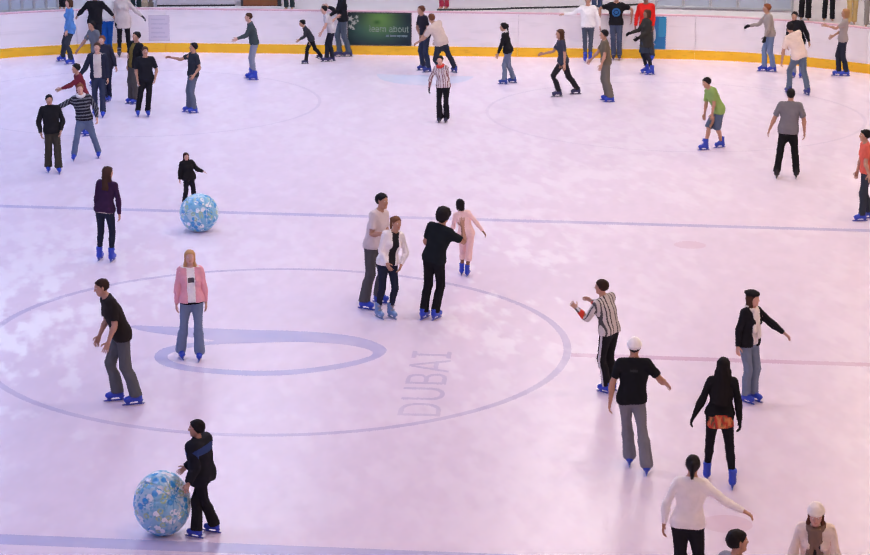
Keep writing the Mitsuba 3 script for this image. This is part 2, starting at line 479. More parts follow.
BONES = [('pelvis', 'pelvis', 'spine', 0.13), ('spine', 'spine', 'chest', 0.13), ('chest', 'chest', 'neck', 0.13), ('neck', 'neck', 'head', 0.06), ('head', 'head', 'top', 0.1)]
for _n in 'RL':
    BONES += [('ua' + _n, 'sh' + _n, 'el' + _n, 0.05), ('fa' + _n, 'el' + _n, 'wr' + _n, 0.04), ('ha' + _n, 'wr' + _n, 'fi' + _n, 0.04),
              ('th' + _n, 'hip' + _n, 'kn' + _n, 0.08), ('sn' + _n, 'kn' + _n, 'an' + _n, 0.055), ('ft' + _n, 'an' + _n, 'toe' + _n, 0.05)]
BI = {b[0]: i for i, b in enumerate(BONES)}


def sstep(a, b, x):
    t = np.clip((x - a) / (b - a), 0, 1)
    return t * t * (3 - 2 * t)


def weights(v, g, only=None):
    J, ad = joints(g)
    if only:
        w = np.zeros((len(v), len(BONES)))
        w[:, BI[only]] = 1
        return w
    w = []
    for name, a, b, r in BONES:
        A, B = J[a], J[b]
        t = np.clip((v - A) @ (B - A) / ((B - A) @ (B - A)), 0, 1)
        d = np.linalg.norm(v - A - t[:, None] * (B - A), axis=1) / r
        x = 1 / (d + 0.12) ** 6
        s = {'R': 1, 'L': -1}.get(name[-1] if len(name) == 3 else '', 0)
        k = name[:2]
        if s and k in ('ua', 'fa', 'ha'):
            x = x * sstep(0.09, 0.20, v[:, 0] * s)
            lim = (v - J['sh' + name[-1]]) @ (ad * V(s, 1, 1))
            x = x * sstep(-0.03, 0.05, lim)
        if s and k in ('th', 'sn', 'ft'):
            x = x * sstep(-0.03, 0.03, v[:, 0] * s) * sstep(1.04, 0.86, v[:, 2])
        if name == 'head':
            x = x * sstep(1.46, 1.54, v[:, 2])
        if name == 'neck':
            x = x * sstep(1.40, 1.47, v[:, 2])
        if name in ('pelvis', 'spine', 'chest'):          # hands hang beside the hips and stay free of them
            arm = np.maximum(np.maximum((v - J['shR']) @ ad, 0) * (v[:, 0] > 0), np.maximum((v - J['shL']) @ (ad * V(-1, 1, 1)), 0) * (v[:, 0] < 0))
            out = sstep(0.22, 0.30, np.abs(v[:, 0])) * sstep(0.05, 0.15, arm)
            x = x * (1 - out) * (1 if name != 'pelvis' else sstep(0.55, 0.85, v[:, 2]))
        w.append(x)
    w = np.stack(w, 1)
    return w / w.sum(1, keepdims=True)


def torso(F, g, e, J, k=0.05):
    """The trunk, e metres larger all round."""
    f = g == 'f'
    F.add((-0.065, 0, 0.95), (0.065, 0, 0.95), (0.112 if f else 0.102) + e, (0.112 if f else 0.102) + e, k, (1, 0.98, 1))
    F.add((-0.03, 0, 1.05), (-0.02 * f, 0, 1.20), (0.125 if f else 0.142) + e, (0.112 if f else 0.140) + e, k, (1, 0.74, 1))
    F.add((0.03, 0, 1.05), (0.02, 0, 1.20), (0.122 if f else 0.138) + e, (0.112 if f else 0.140) + e, k, (1, 0.74, 1))
    F.add((-0.055, 0, 1.29), (0.055, 0, 1.29), (0.112 if f else 0.128) + e, (0.112 if f else 0.128) + e, k, (1, 0.84, 1))
    sx = J['shR'][0]
    F.add((-sx + 0.03, -0.015, 1.405), (sx - 0.03, -0.015, 1.405), 0.055 + e, 0.055 + e, k, (1, 1.1, 1))
    for s in (-1, 1):
        F.add((0, -0.025, 1.475), (s * (sx - 0.02), -0.015, 1.43), 0.042 + e * 0.6, 0.045 + e * 0.8, k)
        if f:
            F.add((s * 0.065, 0.085, 1.285), (s * 0.062, 0.075, 1.29), 0.048 + e, 0.048 + e, 0.03)


def arm(F, g, e0, e1, J, ad, upto=0.535, k=0.025):
    """Upper arm and forearm, e0 larger at the shoulder and e1 at the end, cut off upto metres from the shoulder."""
    f = 0.88 if g == 'f' else 1.0
    for n, s in (('R', 1), ('L', -1)):
        cl = [(J['sh' + n] + ad * V(s, 1, 1) * upto, ad * V(s, 1, 1))]
        F.add(J['sh' + n], J['el' + n], 0.054 * f + e0, 0.040 * f + (e0 + e1) / 2, 0.04, clips=cl)
        if upto > 0.3:
            mid = J['el' + n] * 0.72 + J['wr' + n] * 0.28
            F.add(J['el' + n], mid, 0.040 * f + (e0 + e1) / 2, 0.042 * f + e1, k, clips=cl)
            F.add(mid, J['wr' + n], 0.042 * f + e1, 0.026 * f + e1, k, clips=cl)


def legs(F, g, e, J, low=0.06, k=0.03, flare=None):
    """Both legs down to the height low. flare: the radius at the hem."""
    f = g == 'f'
    for n, s in (('R', 1), ('L', -1)):
        h, kn, an = J['hip' + n], J['kn' + n], J['an' + n]
        cl = [((0, 0, low), (0, 0, -1))]
        F.add(h + V(0, 0, -0.02), kn, (0.090 if f else 0.086) + min(e, 0.010), 0.056 + e, 0.045, clips=cl)
        if low < 0.45:
            calf = kn * 0.7 + an * 0.3 + V(0, -0.018, 0)
            r0, r1 = 0.054 + e, 0.038 + e
            if flare:
                r1 = flare
            F.add(kn, calf, 0.055 + e, max(r0, (flare or 0) * 0.86), k, clips=cl)
            F.add(calf, an, max(r0, (flare or 0) * 0.86), r1, k, clips=cl)


def hand_prims(F, g, e, J, ad):
    for n, s in (('R', 1), ('L', -1)):
        m = V(s, 1, 1)
        d, y, q, o = ad * m, V(0, 1, 0), V(-math.cos(math.radians(40)), 0, -math.sin(math.radians(40))) * m, J['wr' + n]
        F.add(o - d * 0.05, o + d * 0.01, 0.025 + e, 0.024 + e, 0.012)
        for yy in (-0.024, 0.0, 0.024):
            F.add(o + d * 0.02 + y * yy * 0.7, o + d * 0.085 + y * yy, 0.016 + e, 0.014 + e, 0.012)
        for i, L in enumerate((0.072, 0.080, 0.074, 0.058)):
            b = o + d * 0.092 + y * (0.033 - 0.0215 * i)
            c = b + (d * 0.92 + q * 0.38 + y * (0.06 - 0.045 * i)) * L * 0.5
            t = c + (d * 0.62 + q * 0.78) * L * 0.5
            F.add(b, c, 0.0090 + e, 0.0082 + e, 0.004)
            F.add(c, t, 0.0082 + e, 0.0068 + e, 0.004)
        b = o + d * 0.028 + y * 0.030
        c = b + (d * 0.62 + y * 0.72 + q * 0.25) * 0.045
        t = c + (d * 0.85 + y * 0.30 + q * 0.42) * 0.034
        F.add(b, c, 0.0125 + e, 0.0098 + e, 0.006)
        F.add(c, t, 0.0098 + e, 0.0078 + e, 0.004)


HC = V(0, -0.012, 1.655)                                   # the skull's middle


def build_body(g):
    J, ad = joints(g)
    parts = []
    F = Field((-0.66, -0.2, 0.0), (0.66, 0.24, 1.62), 0.011)
    torso(F, g, -0.004, J)
    arm(F, g, -0.003, -0.001, J, ad)
    legs(F, g, -0.003, J)
    F.add(V(0, -0.018, 1.43), V(0, -0.006, 1.57), 0.056, 0.052, 0.03)
    for n in 'RL':
        F.add(J['an' + n] + V(0, -0.02, -0.04), J['toe' + n] + V(0, -0.03, 0.01), 0.030, 0.024, 0.03)
    parts.append(F.mesh(0.0022, 0.07))
    F = Field((-0.11, -0.13, 1.46), (0.11, 0.15, 1.77), 0.0055)
    F.add((0, -0.012, 1.46), (0, -0.006, 1.57), 0.054, 0.052, 0.02)
    F.add(HC + V(0, -0.012, 0.008), HC + V(0, 0.012, 0.004), 0.087, 0.085, 0.02, (0.88, 1.03, 1.05))
    F.add((0, 0.030, 1.612), (0, 0.052, 1.562), 0.058, 0.034, 0.03, (0.98, 1, 1))
    for s in (-1, 1):
        F.add((s * 0.030, 0.020, 1.585), (s * 0.018, 0.062, 1.556), 0.036, 0.024, 0.02)                # jaw
        F.add((s * 0.034, 0.062, 1.622), (s * 0.036, 0.056, 1.618), 0.022, 0.022, 0.015)              # cheek
        F.add((s * 0.012, 0.079, 1.675), (s * 0.042, 0.066, 1.674), 0.011, 0.010, 0.012)              # brow
        F.add((s * 0.077, -0.008, 1.655), (s * 0.078, -0.004, 1.620), 0.020, 0.013, 0.006, (0.45, 1, 1))  # ear
    F.add((0, 0.086, 1.662), (0, 0.103, 1.622), 0.0085, 0.0135, 0.010)                                 # nose
    for s in (-1, 1):
        F.add((s * 0.010, 0.094, 1.618), (s * 0.011, 0.092, 1.617), 0.009, 0.009, 0.006)
        F.add((s * 0.030, 0.094, 1.655), (s * 0.032, 0.094, 1.655), 0.014, 0.014, cut=True)           # eye hollow
    F.add((-0.019, 0.080, 1.592), (0.019, 0.080, 1.592), 0.0075, 0.0075, 0.006)
    F.add((-0.016, 0.079, 1.582), (0.016, 0.079, 1.582), 0.0080, 0.0080, 0.006)
    parts.append(F.mesh(0.0009))
    F = Field((-0.82, -0.07, 0.70), (0.82, 0.13, 1.12), 0.0048)
    hand_prims(F, g, 0.0, J, ad)
    parts.append(F.mesh(0.0008))
    ms = [Manifold(Mesh(v.astype(np.float32), f.astype(np.uint32))) for v, f in parts]
    m = ms[0] + ms[1] + ms[2]
    if m.is_empty():
        return np.vstack([p[0] for p in parts]), np.vstack([p[1] + sum(len(q[0]) for q in parts[:i]) for i, p in enumerate(parts)])
    q = m.to_mesh()
    return np.array(q.vert_properties[:, :3], float), np.array(q.tri_verts)


BB = ((-0.72, -0.28, 0.02), (0.72, 0.34, 1.66))


def build_top(g, sleeve=0.20, e=0.014, hem=0.90, cuff=0.02, opened=0.0, hood=False, collar=False, fine=False, skirt=0.0):
    J, ad = joints(g)
    F = Field((BB[0][0], BB[0][1], hem - 0.05), BB[1], 0.010)
    torso(F, g, e, J)
    if skirt:                                              # a coat's or a dress's lower part
        F.add((0, 0, 1.02), (0, 0, hem - 0.02), 0.14 + e, 0.15 + e + skirt, 0.05, (1, 0.80, 1))
    arm(F, g, e + 0.003, cuff, J, ad, sleeve)
    F.add((-0.065, 0, 0.96), (0.065, 0, 0.96), (0.112 if g == 'f' else 0.102) + e + 0.008, (0.112 if g == 'f' else 0.102) + e + 0.008, 0.05, (1, 1, 1))
    for s in (-1, 1):                                      # room over the hips
        F.add((s * 0.086, 0, 0.94), (s * 0.090, 0, 0.80), (0.101 if g == 'f' else 0.100) + e, 0.096 + e, 0.03)
    F.folds(0.009 if sleeve > 0.3 else 0.008, (9, 9, 6), 3)
    F.clip((0, 0, hem), (0, 0, -1))
    if collar:
        F.add((0, -0.022, 1.46), (0, -0.012, 1.515), 0.070, 0.066, 0.012)
        F.clip((0, 0, 1.525), (0, -0.25, 1))
    else:
        F.clip((0, 0.02, 1.485), (0, 0.35, 1))
    if hood:                                               # a hood thrown back
        F.add((-0.06, -0.075, 1.46), (0.06, -0.075, 1.46), 0.055, 0.055, 0.03, (1.2, 0.9, 1.15))
    if opened:
        F.cutbox((-opened, 0.03, 0.5), (opened, 0.4, 1.6))
    return F.mesh(0.0 if fine else 0.0022, 0.06)


def build_bottom(g, low=0.17, e=0.012, flare=None, top=1.03, fine=False):
    J, ad = joints(g)
    F = Field((-0.30, -0.22, low - 0.03), (0.30, 0.24, 1.10), 0.010)
    f = g == 'f'
    F.add((-0.065, 0, 0.95), (0.065, 0, 0.95), (0.112 if f else 0.102) + min(e, 0.007), (0.112 if f else 0.102) + min(e, 0.007), 0.04, (1, 0.98, 1))
    F.add((-0.02, 0, 1.0), (0.02, 0, 1.06), 0.123 + min(e, 0.006), 0.123 + min(e, 0.006), 0.04, (1, 0.76, 1))
    legs(F, g, e, J, low, 0.03, flare)
    F.folds(0.006 if e > 0.006 else 0.003, (9, 9, 7), 5)
    F.clip((0, 0, top), (0, 0, 1))
    return F.mesh(0.0 if fine else 0.0022, 0.06)


def build_skirt(g, low=0.75, r=0.20, e=0.02, top=1.0):
    F = Field((-0.4, -0.35, low - 0.03), (0.4, 0.35, 1.1), 0.010)
    F.add((0, 0, top + 0.05), (0, 0, low - 0.06), 0.140 + e, r, 0.03, (1, 0.86, 1))
    F.clip((0, 0, top), (0, 0, 1))
    F.clip((0, 0, low), (0, 0, -1))
    F.folds(0.014, (10, 10, 1.5), 8)
    return F.mesh(0.0022, 0.06)


def build_glove(g, side):
    J, ad = joints(g)
    F = Field((-0.84, -0.08, 0.68), (0.84, 0.14, 1.14), 0.006)
    hand_prims(F, g, 0.0045, J, ad)
    F.clip((0, 0, 0), (-side, 0, 0))
    return F.mesh(0.0012)


def build_hair(style):
    F = Field((-0.21, -0.26, 1.02), (0.21, 0.16, 1.90), 0.0085)
    big = {'afro': 0.045, 'bushy': 0.024}.get(style, 0.014 if style != 'crop' else 0.006)
    c = HC + V(0, -0.004, 0.012)
    F.add(c + V(0, -0.012, 0), c + V(0, 0.012, 0), 0.087 + big, 0.084 + big, 0.01, (0.90, 1.03, 1.05))
    pl = V(0, 0.80, -0.60)
    F.clip(V(0, 0.060, 1.700) if style not in ('afro', 'bushy') else V(0, 0.07, 1.70), pl)
    if style in ('short', 'crop'):
        F.clip((0, -0.05, 1.585), (0, 0.2, -1))
    if style in ('bob', 'long', 'verylong', 'bushy', 'shoulder'):
        end = {'bob': 1.52, 'bushy': 1.53, 'shoulder': 1.40, 'long': 1.32, 'verylong': 1.12}[style]
        wd = 0.066 if style != 'verylong' else 0.105
        F.add((0, -0.055, 1.66), (0, -0.075 - 0.02 * (end < 1.4), end + 0.03), 0.084, wd, 0.02, (1.0, 0.75, 1))
        for s in (-1, 1):
            F.add((s * 0.074, -0.012, 1.69), (s * 0.078, -0.010, max(end, 1.36) + 0.03), 0.022, 0.024, 0.02, (0.8, 1.2, 1))
            if style == 'verylong':
                F.add((s * 0.07, -0.03, 1.56), (s * 0.115, -0.06, 1.26), 0.045, 0.040, 0.03)
            if end < 1.45:
                F.add((s * 0.080, 0.0, 1.52), (s * 0.085, -0.045, end + 0.03), 0.030, 0.040, 0.03)
        F.clip((0, 0, end), (0, 0, -1))
    if style == 'tail':
        F.add((0, -0.100, 1.70), (0, -0.135, 1.68), 0.030, 0.030, 0.012)
        F.add((0, -0.130, 1.69), (0, -0.135, 1.52), 0.036, 0.020, 0.012)
        F.clip((0, -0.05, 1.575), (0, 0.0, -1)) if False else None
    if style == 'bun':
        F.add((0, -0.115, 1.69), (0, -0.120, 1.69), 0.042, 0.042, 0.010)
    F.folds(0.010 if style not in ('afro', 'bushy') else 0.016, (24, 24, 9), 2)
    return F.mesh(0.0016)


def build_hat(kind):
    F = Field((-0.20, -0.22, 1.42), (0.20, 0.26, 1.86), 0.0085)
    c = HC + V(0, -0.004, 0.014)
    if kind == 'cap':
        F.add(c + V(0, -0.012, 0.006), c + V(0, 0.012, 0.006), 0.100, 0.098, 0.01, (0.92, 1.03, 1.03))
        F.clip((0, 0, 1.675), (0, 0, -1))
        F.add((0, 0.085, 1.685), (0, 0.145, 1.678), 0.070, 0.062, 0.008, (1, 1, 0.13))
        F.add((0, -0.01, 1.768), (0, -0.008, 1.774), 0.010, 0.010, 0.004)
    elif kind == 'beanie':
        F.add(c + V(0, -0.018, 0.012), c + V(0, 0.008, 0.012), 0.104, 0.100, 0.01, (0.92, 1.03, 1.08))
        F.clip((0, 0.02, 1.665), (0, 0.25, -1))
        for a in range(16):
            t0, t1 = math.tau * a / 16, math.tau * (a + 1) / 16
            F.add(c + V(0.090 * math.sin(t0), 0.112 * math.cos(t0) - 0.006, 0.022 + 0.018 * math.cos(t0)), c + V(0.090 * math.sin(t1), 0.112 * math.cos(t1) - 0.006, 0.022 + 0.018 * math.cos(t1)), 0.016, 0.016, 0.01)
    elif kind == 'beret':
        F.add(c + V(0.0, -0.030, 0.072), c + V(0.01, 0.02, 0.066), 0.115, 0.105, 0.02, (1, 1, 0.42))
        F.add(c + V(0, -0.012, 0.03), c + V(0, 0.012, 0.03), 0.098, 0.096, 0.02, (0.92, 1.03, 0.9))
        F.clip((0, 0, 1.685), (0, 0.15, -1))
        F.add((0, -0.01, 1.775), (0, -0.01, 1.795), 0.006, 0.005, 0.004)
    elif kind == 'hood':
        F.add(c + V(0, -0.03, 0.0), c + V(0, 0.015, 0.004), 0.118, 0.112, 0.02, (0.95, 1.05, 1.05))
        F.add((0, -0.05, 1.62), (0, -0.05, 1.46), 0.105, 0.100, 0.05, (1, 0.9, 1))
        F.add((0, 0.10, 1.655), (0, 0.20, 1.60), 0.072, 0.080, cut=True)
        F.add((0, 0.03, 1.640), (0, 0.20, 1.56), 0.070, 0.080, cut=True)
    F.folds(0.003, (20, 20, 20), 4)
    return F.mesh(0.0012)


def build_scarf(g, tails=True):
    F = Field((-0.2, -0.2, 1.0), (0.2, 0.24, 1.62), 0.009)
    for a in range(14):
        t0, t1 = math.tau * a / 14, math.tau * (a + 1) / 14
        F.add((0.082 * math.sin(t0), 0.075 * math.cos(t0) - 0.005, 1.480 - 0.018 * math.cos(t0)), (0.082 * math.sin(t1), 0.075 * math.cos(t1) - 0.005, 1.480 - 0.018 * math.cos(t1)), 0.034, 0.034, 0.015)
    for s in (-1, 1) if tails else ():
        F.add((s * 0.04, 0.085, 1.46), (s * 0.060, 0.150, 1.12 + 0.05 * s), 0.036, 0.044, 0.02, (1, 0.6, 1))
    F.folds(0.010, (14, 14, 6), 6)
    return F.mesh(0.0022, 0.06)


def build_belt(g, z0, z1, e):
    F = Field((-0.26, -0.22, z0 - 0.03), (0.26, 0.22, z1 + 0.03), 0.010)
    F.add((-0.04, 0, 0.97), (0.04, 0, 0.97), 0.135 + e, 0.135 + e, 0.03, (1, 0.85, 1))
    F.add((0, 0, 1.0), (0, 0, 1.1), 0.142 + e, 0.138 + e, 0.04, (1, 0.78, 1))
    F.clip((0, 0, z0), (0, 0, -1))
    F.clip((0, 0, z1), (0, 0, 1))
    return F.mesh(0.0016)


# the rental skate of the right foot, about the ankle's rest place: boot shell, buckles, blade holder, blade
def build_skate():
    J, _ = joints('m')
    a = J['anR']
    F = Field(a + V(-0.10, -0.15, -0.12), a + V(0.10, 0.24, 0.24), 0.008)
    F.add(a + V(0, -0.035, -0.047), a + V(0.006, 0.120, -0.054), 0.042, 0.037, 0.03, (1, 1, 0.95))
    F.add(a + V(0, 0.025, -0.02), a + V(0.006, 0.105, -0.048), 0.042, 0.035, 0.03)
    F.add(a + V(0, -0.022, -0.03), a + V(-0.002, -0.012, 0.115), 0.050, 0.055, 0.03, (0.92, 1.08, 1))
    F.add(a + V(0, -0.004, 0.10), a + V(0, 0.004, 0.14), 0.054, 0.051, 0.02, (0.9, 1.1, 1))
    F.clip(a + V(0, 0, 0.130), (0, -0.15, 1))
    F.clip(a + V(0, 0, -0.085), (0, 0, -1))
    out = {'boot': F.mesh(0.0018)}
    F.clip(a + V(0, 0, 0.045), (0, 0, 1))                  # what a trouser leg leaves showing
    out['low_boot'] = F.mesh(0.0018)
    F = Field(a + V(-0.05, -0.14, -0.16), a + V(0.06, 0.22, -0.06), 0.006)
    F.add(a + V(0, -0.055, -0.075), a + V(0.001, -0.050, -0.118), 0.030, 0.013, 0.01, (0.75, 1.3, 1))
    F.add(a + V(0.004, 0.105, -0.078), a + V(0.003, 0.105, -0.118), 0.032, 0.013, 0.01, (0.75, 1.3, 1))
    F.add(a + V(0.001, -0.100, -0.122), a + V(0.003, 0.165, -0.122), 0.011, 0.011, 0.008, (0.8, 1, 1))
    out['holder'] = F.mesh(0.0009)
    y = np.linspace(-0.125, 0.195, 15)
    rise = 0.030 * np.clip((np.abs(y - 0.035) - 0.115) / 0.045, 0, 1) ** 2
    prof = [(yy, -0.145 + r) for yy, r in zip(y, rise)] + [(0.190, -0.110), (-0.120, -0.110)]
    bl = trimesh.creation.extrude_polygon(Polygon(prof).buffer(0), 0.004, engine='earcut')
    bl.apply_transform(np.array([[0, 0, 1, -0.002], [1, 0, 0, 0], [0, 1, 0, 0], [0, 0, 0, 1.0]]))
    bl.apply_translation(a + V(0.002, 0, 0))
    bl.fix_normals()
    out['blade'] = (np.array(bl.vertices), np.array(bl.faces))
    out['buckle'] = []
    for z, yc, w, t in ((0.085, 0.052, 0.046, 0.15), (0.012, 0.060, 0.042, 0.75)):
        m = bevel(-w, w, -0.007, 0.007, -0.011, 0.011, 0.004)
        m.apply_transform(trimesh.transformations.rotation_matrix(-t, (1, 0, 0)))
        m.apply_translation(a + V(0.001, yc, z))
        out['buckle'].append((np.array(m.vertices), np.array(m.faces)))
    return out, a


SKATE, SKATE_A = build_skate()
SKATE_H = 0.145                                            # the ankle's height over the ice
_cache = {}


def template(form, g, **k):
    """(vertices, faces, weights) of a garment, hair or body at rest, built once."""
    key = (form, g, tuple(sorted(k.items())))
    if key not in _cache:
        if form == 'body':
            v, f = build_body(g)
        elif form == 'hair':
            v, f = build_hair(**k)
        elif form == 'hat':
            v, f = build_hat(**k)
        else:
            v, f = {'top': build_top, 'bottom': build_bottom, 'skirt': build_skirt, 'glove': build_glove, 'scarf': build_scarf, 'belt': build_belt}[form](g, **k)
        if form == 'hat' and k.get('kind') != 'hood':
            w = weights(v, g, 'head')
        elif form in ('hair', 'hat'):
            w = np.zeros((len(v), len(BONES)))
            t = sstep(1.36, 1.54, v[:, 2])
            w[:, BI['head']], w[:, BI['chest']] = t, 1 - t
        elif form == 'scarf':
            w = np.zeros((len(v), len(BONES)))
            t = sstep(1.45, 1.56, v[:, 2])
            w[:, BI['neck']], w[:, BI['chest']] = t, 1 - t
        else:
            w = weights(v, g)
        _cache[key] = (v, f, w)
    return _cache[key]


def rz(deg):
    c, s = math.cos(math.radians(deg)), math.sin(math.radians(deg))
    return np.array([[c, -s, 0], [s, c, 0], [0, 0, 1.0]])


def rx(deg):
    c, s = math.cos(math.radians(deg)), math.sin(math.radians(deg))
    return np.array([[1, 0, 0], [0, c, -s], [0, s, c]])


def swing(a, b):
    """The smallest rotation that takes direction a to b."""
    a, b = a / np.linalg.norm(a), b / np.linalg.norm(b)
    v, c = np.cross(a, b), float(a @ b)
    if c < -0.9999:
        return rz(180)
    K = np.array([[0, -v[2], v[1]], [v[2], 0, -v[0]], [-v[1], v[0], 0]])
    return np.eye(3) + K + K @ K / (1 + c)


def pose(g, feet, face, lean=(0, 0), hip=(0, 0), crouch=0.0, arms=None, head=None, nod=0, lift=(0, 0), toes=(0, 0), twist=0, tilt=0, headk=1.0, pitch=(0, 0)):
    """Bone rotations and places in the frame x = right in the picture, y = away from the camera, z = up. feet: (right, left) blade middles; face: the way the
    body faces, in degrees from right over away; lean: the trunk's tilt to the right and away; arms: {'R': (upper, fore)} directions in this frame."""
    J, ad = joints(g)
    B = rz(face - 90)
    t = V(math.tan(math.radians(lean[0])), math.tan(math.radians(lean[1])), 1)
    Rt = swing(V(0, 0, 1), t) @ B
    Rp = swing(V(0, 0, 1), t * V(0.55, 0.55, 1)) @ B
    Rc = Rt @ rz(twist)
    Rh = swing(V(0, 0, 1), t * V(0.35, 0.35, 1)) @ rz((head if head is not None else face + twist) - 90) @ rx(-nod)
    ank = []
    for i, n in enumerate('RL'):
        fy = face - 90 + toes[i]
        Rf = rz(fy) @ rx(-pitch[i])
        ank.append((Rf, V(*feet[i], 0) + V(0, 0, SKATE_H + lift[i]) - rz(fy) @ V(0, 0.035, 0)))
    Lt, Ls = np.linalg.norm(J['knR'] - J['hipR']), np.linalg.norm(J['anR'] - J['knR'])
    mid = (ank[0][1] + ank[1][1]) / 2 + V(*hip, 0)
    lo, hi = 0.4, 1.3
    for _ in range(40):
        z = (lo + hi) / 2
        P = V(mid[0], mid[1], z)
        ok = all(np.linalg.norm(P + Rp @ (J['hip' + n] - J['pelvis']) - ank[i][1]) < 0.992 * (Lt + Ls) for i, n in enumerate('RL'))
        lo, hi = (z, hi) if ok else (lo, z)
    P = V(mid[0], mid[1], lo - crouch)
    R, at = {}, {}
    R['pelvis'], at['pelvis'] = Rp, P
    at['spine'], R['spine'] = P + Rp @ (J['spine'] - J['pelvis']), Rt
    at['chest'], R['chest'] = at['spine'] + Rt @ (J['chest'] - J['spine']), Rc
    at['neck'] = at['chest'] + Rc @ (J['neck'] - J['chest'])
    R['neck'] = Rc
    at['head'], R['head'] = at['neck'] + Rc @ (J['head'] - J['neck']), Rh
    for i, n in enumerate('RL'):
        s = 1 if n == 'R' else -1
        sh = at['chest'] + Rc @ (J['sh' + n] - J['chest'])
        u, f = (arms or {}).get(n, (None, None))
        u = V(*u) if u is not None else Rc @ V(0.20 * s, -0.02, -1)
        f = V(*f) if f is not None else (swing(V(0, 0, -1), u) @ B @ V(-0.02 * s, 0.22, -1) if (arms or {}).get(n) is None else u)
        Ru = swing(Rc @ (ad * V(s, 1, 1)), u) @ Rc
        Rf = swing(Ru @ (ad * V(s, 1, 1)), f) @ Ru
        at['ua' + n], R['ua' + n] = sh, Ru
        at['fa' + n], R['fa' + n] = sh + Ru @ (J['el' + n] - J['sh' + n]), Rf
        at['ha' + n], R['ha' + n] = at['fa' + n] + Rf @ (J['wr' + n] - J['el' + n]), Rf
        Hp, (Rfo, A) = P + Rp @ (J['hip' + n] - J['pelvis']), ank[i]
        d = A - Hp
        D = min(np.linalg.norm(d), 0.999 * (Lt + Ls))
        dn = d / np.linalg.norm(d)
        x = (Lt ** 2 - Ls ** 2 + D ** 2) / (2 * D)
        hgt = math.sqrt(max(Lt ** 2 - x ** 2, 0))
        pole = rz(face - 90 + 0.5 * toes[i]) @ V(0, 1, 0)
        pole = pole - dn * (pole @ dn)
        K = Hp + dn * x + pole / np.linalg.norm(pole) * hgt
        R['th' + n] = swing(Rp @ (J['kn' + n] - J['hip' + n]), K - Hp) @ Rp
        R['sn' + n] = swing(R['th' + n] @ (J['an' + n] - J['kn' + n]), A - K) @ R['th' + n]
        at['th' + n], at['sn' + n], at['ft' + n], R['ft' + n] = Hp, K, A, Rfo
    top = at['head'] + Rh @ (J['top'] - J['head']) * headk
    return R, at, J, top


SKIN = dict(pale=(0.62, 0.36, 0.28), tan=(0.48, 0.26, 0.18), brown=(0.27, 0.135, 0.085), dark=(0.16, 0.08, 0.055))
HAIR = dict(black=(0.012, 0.010, 0.012), brown=(0.075, 0.035, 0.020), blond=(0.52, 0.31, 0.13), red=(0.22, 0.075, 0.035), grey=(0.25, 0.23, 0.22))
BLUE = (0.022, 0.055, 0.48)
BOT = dict(straight=dict(low=0.07, e=0.012, flare=0.072), flared=dict(low=0.035, e=0.007, flare=0.088), slim=dict(low=0.17, e=0.003), loose=dict(low=0.07, e=0.022, flare=0.090),
           shorts=dict(low=0.47, e=0.042), capri=dict(low=0.30, e=0.018))
TOP = dict(tee=dict(sleeve=0.21, e=0.010, hem=0.89, cuff=0.020), loose_tee=dict(sleeve=0.24, e=0.017, hem=0.86, cuff=0.030), sweater=dict(sleeve=0.535, e=0.011, hem=0.90, cuff=0.012),
           jacket=dict(sleeve=0.54, e=0.018, hem=0.87, cuff=0.016, collar=True), crop=dict(sleeve=0.535, e=0.011, hem=0.955, cuff=0.012), puffy=dict(sleeve=0.54, e=0.056, hem=0.84, cuff=0.034, collar=True), hoodie=dict(sleeve=0.54, e=0.016, hem=0.88, cuff=0.018, hood=True),
           coat=dict(sleeve=0.54, e=0.018, hem=0.72, cuff=0.016, collar=True, skirt=0.03), tunic=dict(sleeve=0.535, e=0.012, hem=0.80, cuff=0.012, skirt=0.01),
           cardigan=dict(sleeve=0.535, e=0.018, hem=0.91, cuff=0.014, opened=0.060), open_jacket=dict(sleeve=0.54, e=0.021, hem=0.88, cuff=0.016, opened=0.055, collar=True), wide_jacket=dict(sleeve=0.54, e=0.021, hem=0.88, cuff=0.016, opened=0.095), vest=dict(sleeve=0.03, e=0.014, hem=0.92, cuff=0.03))
count, SIZES = 0, []


